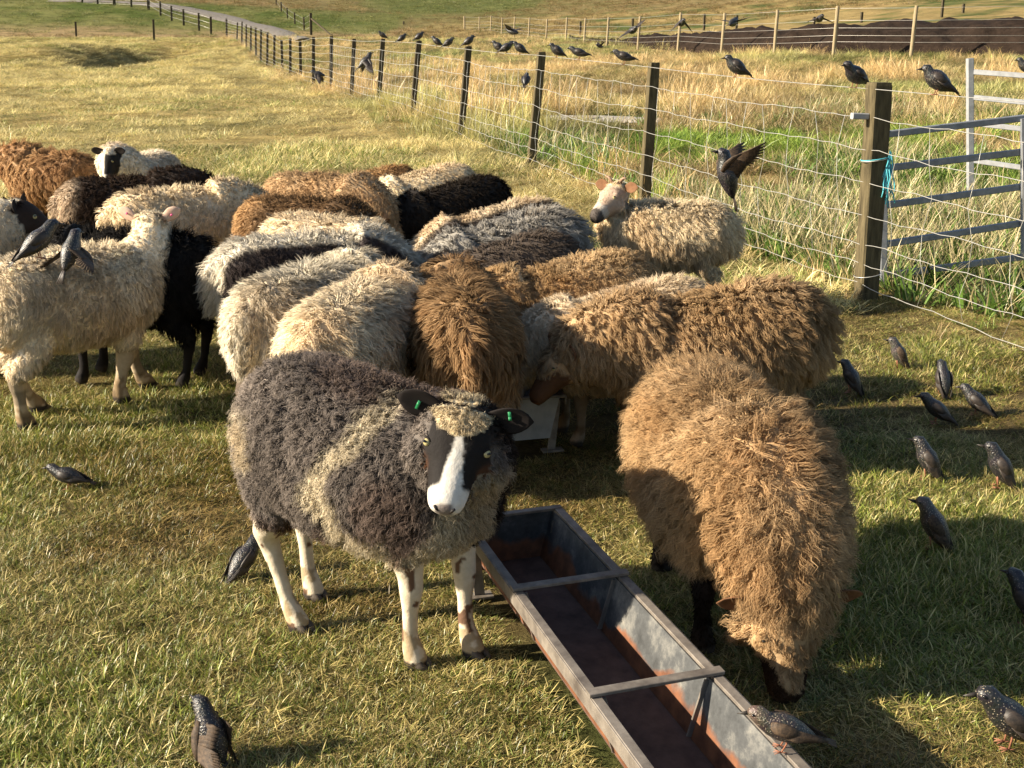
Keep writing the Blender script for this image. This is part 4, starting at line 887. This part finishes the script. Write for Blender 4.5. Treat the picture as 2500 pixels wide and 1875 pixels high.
def bird_meshes(pose, kind):
    key = (pose, kind)
    if key in MESH: return MESH[key]
    th = math.radians({'stand': 38, 'alert': 58, 'perch': 30, 'level': 16, 'peck': 20, 'fly': 12, 'land': 55, 'huddle': 34}[pose]); c, s = math.cos(th), math.sin(th)
    P = lambda x, z=0, y=0: np.array([x*c - z*s, y, x*s + z*c])
    fatk = 1.18 if pose in ('perch', 'huddle') else 1.0
    S_ = np.array([(-.088, .005), (-.072, .015), (-.045, .0275), (-.015, .036), (.015, .038), (.040, .032)]); C = [P(x) for x, _ in S_]; R = [r_*(fatk if r_ > .02 else 1) for _, r_ in S_]
    nk = P(.058, .004); hp = {'huddle': (.004, .018), 'perch': (.012, .020)}.get(pose, (.016*c, .016 + .008*s))
    hc = nk + np.array([hp[0] + .006, 0, hp[1]]); C += [nk, hc, hc + (.016, 0, .002), hc + (.024, 0, 0)]; R += [.026, .0235, .017, .007]
    C = np.array(C); V, F = loft(C, R, R, (0, 1, 0), n=14)
    colr = np.repeat(np.array([(.016, .0145, .015)]), len(V), 0)
    if kind == 'juvenile':
        hm = np.linalg.norm(V - hc, axis=1) < .034; colr = np.repeat(np.array([(.032, .025, .021)]), len(V), 0); colr[hm] = (.085, .06, .042)
    if kind == 'pale': colr = np.repeat(np.array([(.05, .042, .036)]), len(V), 0)
    col4 = np.concatenate([colr, np.ones((len(V), 1))], 1)
    mb = M['starling_spot'] if kind in ('spot', 'pale', 'juvenile') else M['starling']; wb = M['wing_brown'] if kind in ('juvenile', 'pale') else M['wing']
    lift = .068 if pose not in ('fly', 'land') else 0.0
    if pose == 'alert': lift = .078
    up = np.array([0, 0, lift]); out = {}
    out['body'] = [mesh_np('starling_body', V + up, F, mb, True, {'col': col4})]
    bk = hc + (.022, 0, -.001); bd = np.array([.027, 0, -.004]) if pose not in ('alert',) else np.array([.026, 0, .005])
    out['beak'] = [mesh_np('starling_beak', *(lambda q: (q[0] + up, q[1]))(loft([bk, bk + bd*.5, bk + bd*1.1], [.0068, .0045, .001], [.0062, .004, .001], (0, 1, 0), 8)), M['beak'])]
    tl = []
    for k in (-1, -.33, .33, 1): tl.append(loft([P(-.065, .004, 0), P(-.10, .004, k*.007), P(-.142, .002, k*.0145)], [.005, .006, .0045], [.002, .0018, .001], (0, 0, 1) if th < 1 else (1, 0, 0), 6))
    q = merge(tl); out['tail'] = [mesh_np('starling_tail', q[0] + up, q[1], wb)]
    out['eye'] = [mesh_np('starling_eye', *(lambda q: (q[0] + up, q[1]))(ball(hc + (.011, sd_*.0195, .004), .0036, 8, 5)), M['pupil']) for sd_ in (-1, 1)]
    if pose not in ('fly', 'land'):
        ws = []
        for sd_ in (-1, 1):
            q = [loft([P(.046, .010, sd_*.023*fatk), P(.03, .010, sd_*.035*fatk), P(.005, .012, sd_*.0385*fatk), P(-.022, .014, sd_*.034*fatk), P(-.04, .014, sd_*.027*fatk)], [.008, .017, .019, .013, .003], [.003, .0055, .0055, .005, .002], (0, sd_*1.0, .25), 10)]
            for f_ in range(7):
                t_ = f_/6; z0 = .022 - .030*t_; xe = -.062 - .060*(1-abs(t_-.25)); ze = .012 - .016*t_
                q.append(loft([P(.012, z0*.8, sd_*(.036*fatk)), P(-.03, (z0+ze)/2, sd_*(.0335*fatk + .0012*f_)), P(xe*.8, ze, sd_*(.019 + .0012*f_)), P(xe, ze-.001, sd_*(.010 + .001*f_))], [.003, .0058, .0048, .0015], [.0012, .0012, .001, .0006], (0, sd_*1.0, .2), 6))
            q = merge(q); ws.append(mesh_np('starling_wing', q[0] + up, q[1], wb))
        out['wing'] = ws; ls = []
        for sd_ in (-1, 1):
            hipp = P(-.008, -.02, sd_*.016) + up; kn = np.array([hipp[0] - .004, hipp[1], .030]); ft = np.array([.006, sd_*.016, .003])
            tt = [tube([hipp, kn, ft], [.006, .0026, .0022], 6)]
            for a in (-.5, 0, .5): tt.append(tube([ft, ft + (.022*math.cos(a), .022*math.sin(a), -.001)], [.002, .001], 5))
            tt.append(tube([ft, ft + (-.015, 0, -.001)], [.002, .001], 5)); q = merge(tt); ls.append(mesh_np('starling_leg', q[0], q[1], M['leg']))
        out['leg'] = ls
    MESH[key] = out; return out
def wing_mesh(sd, lift, sweep, fold, wb):
    """a spread wing of separate feathers; lift raises it, sweep swings it back, fold closes the fan"""
    key = ('w', sd, lift, sweep, fold, wb.name)
    if key in MESH: return MESH[key]
    e1 = np.array([-math.sin(sweep)*math.cos(lift), sd*math.cos(sweep)*math.cos(lift), math.sin(lift)]); e2 = norm(np.array([-1., 0, 0]) - e1*(-e1[0])); e3 = np.cross(e1, e2)
    o = np.array([.03, sd*.026, .012]); W = lambda a, b, h=0: o + e1*a + e2*b + e3*h
    q = [loft([W(-.005, -.004), W(.03, -.012), W(.065, -.010), W(.095, 0)], [.008, .014, .011, .004], [.006, .005, .004, .002], e3, 8)]
    for i in range(7):
        a = .006 + .0095*i; L = .062 - .002*i; q.append(loft([W(a, -.006), W(a+.004, L*.6, -.003), W(a+.007, L, -.004)], [.006, .0085, .004], [.0016, .0010, .0006], e3, 6))
    for i in range(9):
        t = i/8; an = math.radians(82 - 72*t*(1-fold)); bx = .065 + .03*t; L = .066 + .040*t*(1.1-.35*t)
        d = (math.cos(an), math.sin(an)); q.append(loft([W(bx-.008, -.004), W(bx + d[0]*L*.6, d[1]*L*.6, -.002), W(bx + d[0]*L, d[1]*L, .004)], [.0055, .0072, .002], [.0016, .001, .0005], e3, 6))
    V, F = merge(q); MESH[key] = mesh_np('starling_wing', V, F, wb); return MESH[key]
GB = 'starlings on the grass'
def starling(label, loc, heading, pose='stand', kind='dark', scale=1.0, wings=None, roll=0, pitch=0, group='starlings around the flock', extra=None, lift=False):
    root = empty('starling', tuple(loc)); root.rotation_euler = (math.radians(roll), math.radians(pitch), math.radians(heading)); root.scale = (scale*(.86 if group == GB else .95),)*3
    tag(root, label, 'bird', group); ms = bird_meshes(pose, kind)
    for nme, lst in ms.items():
        for me in lst:
            if extra and nme == 'wing': continue
            link(nme, me, root)
    wb = M['wing_brown'] if kind in ('juvenile', 'pale') or (lift or pose == 'land') else M['wing']
    if wings:
        for sd_, (li, sw, fo) in zip((1, -1), wings):
            wo_ = link('wing', wing_mesh(sd_, math.radians(li), math.radians(sw), fo, wb), root)
            if lift: wo_.location = (-.01, 0, .092); wo_.rotation_euler = (0, -math.radians(30), 0)
    return root
def on_wire(px, j=0):
    bst = None
    for i in range(len(tops)-1):
        for t in np.linspace(.03, .97, 48):
            p = wire_point(j, i, t); u = (1250 + FPX*p[0]/(p[1]*CP - (p[2]-CAM_H)*SP))/PS
            if bst is None or abs(u-px) < bst[0]: bst = (abs(u-px), p)
    return bst[1]
g_ = lambda x, y: tuple(at(x, y))
GB = 'starlings on the grass'
starling('pale speckled starling upright on sunlit grass, nearest the corner post', g_(1940, 794), 172, 'alert', 'pale', group=GB)
starling('dark starling half hidden behind the brown ewe\'s hind leg', g_(1838, 848), 150, 'alert', 'dark', group=GB)
starling('dark starling turning its back in the strip of shade', g_(2035, 852), 95, 'alert', 'dark', group=GB)
starling('starling with rusty wing edges beside the one turning its back', g_(2108, 896), 150, 'stand', 'spot', group=GB)
starling('plain dark starling hunched in the strip of shade', g_(2022, 914), 168, 'stand', 'dark', group=GB)
starling('pale cheeked speckled starling standing in full sun', g_(2002, 1034), 160, 'alert', 'spot', 1.05, group=GB)
starling('glossy dark starling standing in full sun beside a speckled one', g_(2158, 1052), 165, 'alert', 'dark', 1.1, group=GB)
starling('brown headed young starling at the edge of the ginger ewe\'s shadow', g_(2015, 1184), 158, 'alert', 'juvenile', 1.1, group=GB)
starling('large speckled starling in the sunlit grass past the trough', g_(2180, 1612), 176, 'stand', 'spot', 1.15, group=GB)
starling('dark starling deep in the ginger ewe\'s long shadow', g_(2222, 1350), 120, 'stand', 'dark', 1.1, group=GB)
starling('brown young starling perched on the trough rim', tuple(at(1692, 1620, .232)), 172, 'level', 'juvenile', .80, group=GB)
starling('sleek dark starling walking alone on the open grass', g_(150, 1056), 176, 'level', 'dark', .84, group=GB)
starling('dark starling beside the piebald ewe\'s hind legs', g_(528, 1248), 52, 'stand', 'spot', .95, group=GB)
starling('starling raising one wing in the foreground grass, bill to the sky', g_(462, 1640), 138, 'alert', 'spot', .95, wings=((-38, 62, .75), (-62, 80, .9)), extra=True, lift=True, group=GB)
starling('starling standing on the white ewe\'s rump', tuple(at(84, 560, .735)), 35, 'stand', 'spot', 1.1, group=GB)
starling('starling landing with spread wings on the white ewe\'s back', tuple(atd(152, 545, 4.55)), 70, 'land', 'spot', 1.1, wings=((-35, 5, .1), (-30, 20, .3)), group=GB)
FB = 'flying starlings'
starling('starling hovering upright with wings raised in front of the netting', tuple(atd(1572, 380, 4.9)), 190, 'land', 'dark', 1.15, wings=((55, 25, .2), (50, 30, .2)), pitch=-18, group=FB)
starling('starling flapping between fence posts with wings swept down', tuple(atd(788, 133, 12)), 20, 'fly', 'spot', 1.05, wings=((-40, 20, .2), (-50, 10, .1)), pitch=-30, group=FB)
starling('starling flying low past the fence, wings hanging', tuple(atd(688, 160, 17)), 185, 'fly', 'dark', 1.1, wings=((-55, 10, .2), (-45, 20, .2)), group=FB)
starling('starling banking above the wire with both wings out', tuple(atd(1107, 68, 15.5)), 150, 'fly', 'dark', 1.1, wings=((12, 5, 0), (20, 5, 0)), roll=10, group=FB)
starling('starling with long flat wings in front of the dark soil', tuple(atd(1366, 66, 14.5)), -60, 'fly', 'spot', 1.1, wings=((15, 0, 0), (-8, 0, 0)), roll=20, group=FB)
starling('starling with wings arched down in front of a pale post', tuple(atd(1472, 50, 15)), -80, 'fly', 'spot', 1.1, wings=((-45, 0, .2), (-45, 0, .2)), group=FB)
starling('round dark starling gliding away above the soil bank', tuple(atd(1583, 49, 13)), 60, 'fly', 'dark', 1.15, wings=((8, 0, 0), (14, 0, 0)), group=FB)
starling('starling with arched wings and pale breast above the soil bank', tuple(atd(1770, 41, 14.5)), -85, 'fly', 'spot', 1.1, wings=((-22, -5, .1), (-22, -5, .1)), group=FB)
starling('tiny distant starling flying over the straw coloured grass', tuple(atd(1296, 100, 27)), 200, 'fly', 'dark', 1.0, wings=((30, 10, 0), (30, 10, 0)), group=FB)
WBg = 'starlings perched along the fence'
for px, hd_, pose, kind, lab in [(868, 10, 'huddle', 'dark', 'lone dark starling on the top wire between two posts with birds on them'), (945, 175, 'huddle', 'dark', 'plain dark bird of a huddled pair on the top wire'), (968, 0, 'huddle', 'spot', 'speckled bird of a huddled pair with a plain dark one'),
        (1078, 178, 'huddle', 'spot', 'speckled starling close beside its neighbour on the top wire'), (1094, 4, 'perch', 'dark', 'plain starling close beside a speckled one on the top wire'), (1125, 184, 'huddle', 'dark', 'small dark starling on the top wire past a close pair'), (1205, 186, 'huddle', 'dark', 'plump dark starling on the top wire next to a bare post'),
        (1252, 172, 'level', 'dark', 'long bodied starling stretched flat on the top wire'), (1350, 176, 'level', 'spot', 'starling with pale throat on the top wire before a tall post'), (1587, 184, 'huddle', 'spot', 'round speckled starling alone midway along the top wire'), (1850, 212, 'perch', 'dark', 'starling bending with raised tail on the wire by the corner post'), (2030, 176, 'huddle', 'spot', 'big fluffed starling on the wire between corner post and hurdle')]:
    o = starling(lab, tuple(on_wire(px) - np.array([0, 0, .002])), hd_, pose, kind, 1.08 if px < 1500 else 1.15, group=WBg)
starling('starling perched on a lower fence wire beside a post', tuple(on_wire(1137, 2)), 80, 'huddle', 'dark', 1.1, group=WBg)
for i, hd_, lab in ((6, 200, 'starling on top of the sixth fence post from the corner, head down'), (5, 15, 'starling crouching on the fence post with birds on both its wires'), (4, 10, 'starling crouching on the post nearest the huddled pair')):
    starling(lab, tuple(tops[i] + np.array([0, 0, .0])), hd_, 'huddle', 'dark', 1.08, group=WBg)
starling('starling peering over the top rail of the hurdle', tuple(atd(2214, 168, 10.45) + np.array([0, 0, .02])), 178, 'huddle', 'spot', 1.1, group=WBg)

# ------------------------------------------------------------------ grass
def blades(n, rad, h, lean, curve, wid, seed, c1, c2, K=3, head=0, flat=0.0, hvar=.4):
    r = np.random.default_rng(seed); a = r.random(n)*6.283; rr = rad*np.sqrt(r.random(n)); P = np.stack([rr*np.cos(a), rr*np.sin(a), np.full(n, -.006)], 1)
    az = a + r.normal(size=n)*1.2; H = h*(1 - hvar + 2*hvar*r.random(n)); ln = lean*(.4 + r.random(n)*1.0) + flat*(r.random(n) < .6)*1.0
    d = np.stack([np.cos(az), np.sin(az)], 1); s = np.linspace(0, 1, K+1)
    th = ln[:, None] + curve*(s[None, :]**1.5)*(.5 + r.random(n))[:, None]; th = np.clip(th, 0, 1.75)
    st = (H/K)[:, None]; dx = np.sin(th)*st; dz = np.cos(th)*st
    X = np.concatenate([np.zeros((n, 1)), np.cumsum(dx[:, :-1], 1)], 1); Z = np.concatenate([np.zeros((n, 1)), np.cumsum(dz[:, :-1], 1)], 1)
    C = P[:, None, :] + np.concatenate([d[:, None, :]*X[:, :, None], Z[:, :, None]], 2)
    C[:, :, 2] = np.maximum(C[:, :, 2], -.004 + .01*s[None, :])
    twist = az + 1.57 + r.normal(size=n)*.7; sd_ = np.stack([np.cos(twist), np.sin(twist), np.zeros(n)], 1)[:, None, :]
    w = wid*(.6 + .8*r.random(n))[:, None, None]*np.interp(s, [0, .5, 1], [.8, 1, .25])[None, :, None]
    if head: w = w*np.where((s > .6)[None, :, None] & (r.random(n) < head)[:, None, None], 2.6, .8)
    Lf = C - sd_*w/2; Rt = C + sd_*w/2; K1 = K
    V = np.concatenate([np.stack([Lf[:, :K1], Rt[:, :K1]], 2).reshape(n, 2*K, 3), C[:, K:]], 1); nv = 2*K+1
    tr_ = []
    for k in range(K-1): tr_ += [[2*k, 2*k+1, 2*k+3], [2*k, 2*k+3, 2*k+2]]
    tr_.append([2*K-2, 2*K-1, 2*K]); F = ((np.arange(n)*nv)[:, None, None] + np.array(tr_)[None]).reshape(-1, 3)
    t = r.random(n)[:, None]; c = (np.array(c1)[None]*(1-t) + np.array(c2)[None]*t)*(.7 + .6*r.random(n))[:, None]
    return V.reshape(-1, 3), F, np.repeat(c, nv, 0)
def proto(col, nm, *bl):
    V = np.concatenate([b[0] for b in bl]); o = 0; Fs = []
    for b in bl: Fs.append(b[1] + o); o += len(b[0])
    C = np.concatenate([b[2] for b in bl]); me = mesh_np(nm, V, np.concatenate(Fs), M['blade'], False, {'bc': np.concatenate([C, np.ones((len(C), 1))], 1)})
    ob = bpy.data.objects.new(nm, me); col.objects.link(ob)
G1, G2, S1c, S2c, D1 = (.10, .13, .025), (.19, .21, .06), (.37, .295, .135), (.56, .47, .26), (.13, .095, .05)
def coll(nm): return bpy.data.collections.new(nm)
c_short, c_mid, c_tall, c_leafy = coll('short_tufts'), coll('mid_tufts'), coll('tall_tufts'), coll('leafy_tufts')
for k in range(4): proto(c_short, 'tuft_a%d' % k, blades(30, .045, .028, .6, 1.1, .0021, 300+k, G1, G2), blades(20, .055, .032, 1.0, 1.0, .0019, 320+k, S1c, S2c, flat=.4), blades(14, .055, .022, 1.1, .7, .0022, 325+k, D1, S1c, flat=.5))
for k in range(4): proto(c_short, 'tuft_b%d' % k, blades(26, .06, .036, 1.0, 1.0, .0019, 340+k, S1c, S2c, flat=.4), blades(10, .05, .024, .5, 1.0, .0021, 360+k, G1, G2), blades(22, .06, .026, 1.1, .7, .0021, 365+k, (.08, .055, .03), S1c, flat=.5))
for k in range(3): proto(c_short, 'tuft_c%d' % k, blades(26, .05, .042, .5, 1.2, .0028, 380+k, G1, (.22, .25, .06)), blades(12, .055, .05, .9, .8, .0025, 390+k, S1c, S2c))
for k in range(4): proto(c_mid, 'tuft_a%d' % k, blades(54, .15, .13, 1.0, .8, .0048, 400+k, S1c, S2c, flat=.3), blades(8, .13, .07, .7, .9, .006, 420+k, G1, G2))
for k in range(3): proto(c_mid, 'tuft_b%d' % k, blades(22, .14, .08, .8, .9, .006, 440+k, G1, G2), blades(32, .15, .11, 1.0, .8, .0048, 450+k, S1c, S2c, flat=.3))
for k in range(4): proto(c_tall, 'tuft_a%d' % k, blades(46, .13, .50, .22, .8, .007, 500+k, S1c, S2c, 4, .3), blades(16, .13, .3, .4, 1.0, .008, 520+k, G1, S1c, 4))
for k in range(3): proto(c_tall, 'tuft_b%d' % k, blades(30, .16, .36, .5, 1.2, .007, 540+k, S1c, S2c, 4), blades(26, .16, .26, .4, 1.1, .008, 560+k, G1, G2, 4))
for k in range(2): proto(c_tall, 'tuft_c%d' % k, blades(24, .12, .78, .14, .5, .006, 580+k, (.42, .29, .14), (.55, .42, .22), 4, .6), blades(22, .14, .35, .4, 1.0, .007, 590+k, S1c, S2c, 4))
for k in range(4): proto(c_leafy, 'tuft_a%d' % k, blades(46, .16, .18, .6, .9, .018, 600+k, (.07, .13, .02), (.17, .26, .05), 3, hvar=.5), blades(16, .16, .3, .4, .8, .006, 620+k, S1c, S2c))
def gn_tree(col):
    ng = bpy.data.node_groups.new('scatter_' + col.name, 'GeometryNodeTree')
    ng.interface.new_socket('Geometry', in_out='INPUT', socket_type='NodeSocketGeometry'); ng.interface.new_socket('Geometry', in_out='OUTPUT', socket_type='NodeSocketGeometry')
    i = ng.nodes.new('NodeGroupInput'); o = ng.nodes.new('NodeGroupOutput'); ip = ng.nodes.new('GeometryNodeInstanceOnPoints'); ci = ng.nodes.new('GeometryNodeCollectionInfo')
    ci.inputs[0].default_value = col; ci.inputs[1].default_value = True; ci.inputs[2].default_value = True; ip.inputs['Pick Instance'].default_value = True
    def att(nm, ty):
        n = ng.nodes.new('GeometryNodeInputNamedAttribute'); n.data_type = ty; n.inputs[0].default_value = nm; return n.outputs[0]
    L = ng.links.new
    L(i.outputs[0], ip.inputs['Points']); L(ci.outputs[0], ip.inputs['Instance']); L(att('idx', 'INT'), ip.inputs['Instance Index'])
    L(att('rot', 'FLOAT_VECTOR'), ip.inputs['Rotation']); L(att('scl', 'FLOAT_VECTOR'), ip.inputs['Scale']); L(ip.outputs[0], o.inputs[0])
    return ng
NG = {}
def scatter(name, col, x, y, z, idx, scl, tint, label, cat='grass', tilt=.15, seed=0, hs=None):
    r = np.random.default_rng(seed); n = len(x)
    me = mesh_np(name, np.stack([x, y, z], 1), [])
    a = me.attributes.new('idx', 'INT', 'POINT'); a.data.foreach_set('value', idx.astype(np.int32))
    rot = np.stack([r.normal(size=n)*tilt, r.normal(size=n)*tilt, r.random(n)*6.283], 1); a = me.attributes.new('rot', 'FLOAT_VECTOR', 'POINT'); a.data.foreach_set('vector', rot.astype(np.float32).ravel())
    sc = np.stack([scl, scl, scl*(hs if hs is not None else 1)], 1); a = me.attributes.new('scl', 'FLOAT_VECTOR', 'POINT'); a.data.foreach_set('vector', sc.astype(np.float32).ravel())
    a = me.attributes.new('tint', 'FLOAT_COLOR', 'POINT'); a.data.foreach_set('color', np.concatenate([tint, np.ones((n, 1))], 1).astype(np.float32).ravel())
    o = link(name, me); md = o.modifiers.new('scatter', 'NODES')
    if col.name not in NG: NG[col.name] = gn_tree(col)
    md.node_group = NG[col.name]; return tag(o, label, cat, kind='stuff')
def wedge(n, y0, y1, seed, k=.5, m=.5):
    """random points over the part of the field in view, with a margin, denser close by"""
    r = np.random.default_rng(seed); y = np.sqrt(r.random(n)*(y1**2 - y0**2) + y0**2); x = (r.random(n)*2-1)*(k*y + m); return x, y, r
def trough_free(x, y):
    d = np.stack([x-TR_O[0], y-TR_O[1]], 1); t = d @ ax; s = np.abs(d @ np.array([-ax[1], ax[0]]))
    d2 = np.stack([x-T2[0], y-T2[1]], 1); t2 = d2 @ T2d; s2 = np.abs(d2 @ np.array([-T2d[1], T2d[0]]))
    return ~((t > -.03) & (t < TR_L+.03) & (s < .115)) & ~((t2 > -.03) & (t2 < 2.25) & (s2 < .115))
# short turf where the flock stands
xa, ya, ra_ = wedge(21000, 1.2, 4.4, 1); xb_, yb_, r = wedge(15000, 4.3, 7.8, 14); x = np.concatenate([xa, xb_]); y = np.concatenate([ya, yb_]); keep = trough_free(x, y); bare = fbm2(x, y, 1.1, 71); fine = fbm2(x, y, 3.2, 72); keep &= (r.random(len(x)) < .55 + .7*sstep(.34, .5, .5*bare + .5*fbm2(x, y, 2.4, 75)))
x, y, bare, fine = x[keep], y[keep], bare[keep], fine[keep]; n = len(x); gr = fbm2(x, y, .9, 73)
idx = np.where(gr + .25*(r.random(n)-.5) > .62, 8 + r.integers(0, 3, n), np.where(r.random(n) < .45, r.integers(0, 4, n), 4 + r.integers(0, 4, n)))
near_edge = np.exp(-((np.abs((np.stack([x-TR_O[0], y-TR_O[1]], 1) @ np.array([-ax[1], ax[0]]))-.2)/.12)**2)*1.0)*(y < 3.2); idx = np.where((r.random(n) < near_edge*.6), 8 + r.integers(0, 3, n), idx)
tn = (.74 + .6*r.random(n))[:, None]*np.array([[1.05, 1.02, .85]]); pt = sstep(.38, .60, .5*bare + .5*fbm2(x, y, 2.4, 75))[:, None]; tn = tn*(np.array([[.66, .58, .46]])*(1-pt) + np.array([[.98, 1.0, .88]])*pt)
scatter('paddock_grass', c_short, x, y, terrain(x, y) + (fbm2(x, y, 3.0, 31) - .5)*.035 - .008, idx, .72 + .5*r.random(n), tn, 'short cropped turf and trampled straw around the flock', seed=2, hs=.5 + .45*sstep(.35, .62, .5*bare + .5*fine))
# straw coloured sward of the upper paddock
x, y, r = wedge(9000, 6.6, 16, 3, .5, 1.0); ins = x < fence_x(y) - .1; x, y = x[ins], y[ins]; x2, y2, r2 = wedge(38000, 15, 78, 4, .48, 1); ins = x2 < fence_x(y2) - .1; x2, y2 = x2[ins], y2[ins]
x = np.concatenate([x, x2]); y = np.concatenate([y, y2]); n = len(x); gr = fbm2(x, y, .35, 81) + .3*(fbm2(x, y, 1.3, 82) - .5)
idx = np.where(gr > .56, 4 + r.integers(0, 3, n), r.integers(0, 4, n)); cl = fbm2(x, y, 1.1, 83); tn = (.8 + .45*r.random(n))[:, None]*(.72 + .6*sstep(.3, .65, cl))[:, None]*np.array([[1.10, 1.11, .95]]); far_ = sstep(10, 40, y)
scatter('field_grass', c_mid, x, y, terrain(x, y), idx, (.75 + .5*r.random(n))*(1 + far_*.9), tn, 'straw yellow grass of the upper paddock', seed=5, hs=(.8 - .3*far_)*(.35 + .9*sstep(.35, .7, cl) + .25*r.random(n)))
# tall rough grass beyond the fence and along its foot
x, y, r = wedge(19000, 5, 40, 6, .5, 1.0); sx = x - fence_x(y)
dens = np.where(sx > .0, np.where(y < 11, .8, 1.0), np.exp(-(sx/.45)**2)*.9)*(x < 14 + .1*y); dens = np.where((sx < -.1) & (y < 7.2), np.exp(-((sx+.1)/.3)**2)*.25, dens)
k = (r.random(len(x)) < dens); x, y, sx = x[k], y[k], sx[k]; n = len(x); gr = fbm2(x, y, .5, 91)
xt, yt, rt = wedge(9000, 38, 75, 8, .5, 1.0); k = (xt > fence_x(yt)) & (xt < 12 - .17*(yt-38)); xt, yt = xt[k], yt[k]
nt_ = len(xt); X = np.concatenate([x, xt]); Y = np.concatenate([y, yt]); n = len(X); gr = fbm2(X, Y, .5, 91); rr = np.random.default_rng(9); sxx = X - fence_x(Y)
kk = ~((np.abs((X-RUB[0])*.52 + (Y-RUB[1])*.85) < .75) & (np.hypot(X-RUB[0], Y-RUB[1]) < 1.2)); X, Y, gr, sxx = X[kk], Y[kk], gr[kk], sxx[kk]; n = len(X)
idx = np.where(gr > .50, 4 + rr.integers(0, 3, n), np.where(rr.random(n) < .25, 7 + rr.integers(0, 2, n), rr.integers(0, 4, n)))
idx = np.where((Y < 12) & (sxx > .4) & (rr.random(n) < .7), 4 + rr.integers(0, 3, n), idx)
cl = fbm2(X, Y, .8, 93); tn = (.75 + .5*rr.random(n))[:, None]*(.7 + .6*sstep(.3, .65, cl))[:, None]*np.where((fbm2(X, Y, .25, 94) > .56)[:, None], np.array([[.85, .95, .7]]), np.array([[1.02, .95, .84]])); tn = np.where(((Y < 16) & (gr > .42) & (sxx > .15))[:, None], tn*np.array([[.52, .88, .34]]), tn)
sc = (.55 + .45*rr.random(n))*np.where(Y < 12, np.where(sxx < .35, .62, .70), 1.0)*np.where(sxx < 0, .75, 1); hs = np.where(Y < 9, .6, np.where(Y < 16, .75, 1.0))*np.where((sxx > 1) & (Y > 10) & (Y < 24), .8, 1)
hs = .82*hs*np.where(Y > 22, .62, 1)*np.where(Y > 29, .75, 1)*(.65 + .6*sstep(.3, .65, cl))
scatter('rough_grass', c_tall, X, Y, terrain(X, Y), idx, sc, tn, 'tall straw and green rough grass beyond the wire fence', seed=10, tilt=.22, hs=hs)
# leafy weeds in the green patches past the fence and by the gate
pts = []
for cx, cy, sx_, sy_, nn in ((1.9, 8.6, .6, .7, 220), (3.3, 8.0, .8, .6, 220), (2.6, 9.6, .9, .6, 200), (1.0, 10.8, .5, .5, 70), (4.2, 12.5, .9, .8, 110), (5.0, 18.5, 1.2, .7, 90), (.2, 14.6, .5, .7, 50), (-.9, 17.2, .4, .8, 35), (3.9, 9.2, .5, .5, 80), (6.6, 17.5, .8, .6, 70)):
    pts.append(np.stack([cx + rr.normal(size=nn)*sx_, cy + rr.normal(size=nn)*sy_], 1))
pts = np.concatenate(pts); pts = pts[pts[:, 0] > fence_x(pts[:, 1]) + .1]; n = len(pts)
scatter('leafy_weeds', c_leafy, pts[:, 0], pts[:, 1], terrain(pts[:, 0], pts[:, 1]), rr.integers(0, 4, n), .55 + .5*rr.random(n), (.7 + .6*rr.random(n))[:, None]*np.ones((1, 3)), 'low leafy green weeds beyond the fence', 'weeds', seed=11)
# tussocks of the far hill
x, y, r = wedge(15000, 76, 170, 12, .47, 2); gr = fbm2(x, y, .12, 95); g2 = fbm2(x, y, .45, 21); grn = ((x < -9) & (y > 84) & (y < 108)) | (np.exp(-(((x+6)/9)**2 + ((y-128)/20)**2)) > .35)
idx = np.where(grn, 4 + r.integers(0, 3, len(x)), r.integers(0, 7, len(x))); tn = (.5 + .5*r.random(len(x)))[:, None]*np.where(grn[:, None], np.array([[.75, .85, .6]]), np.array([[.80, .66, .56]]))
scatter('hill_grass', c_mid, x, y, terrain(x, y), idx, 1.8 + 1.6*r.random(len(x)), tn, 'coarse grass tussocks covering the far hillside', seed=13, hs=.45 + .4*r.random(len(x)))
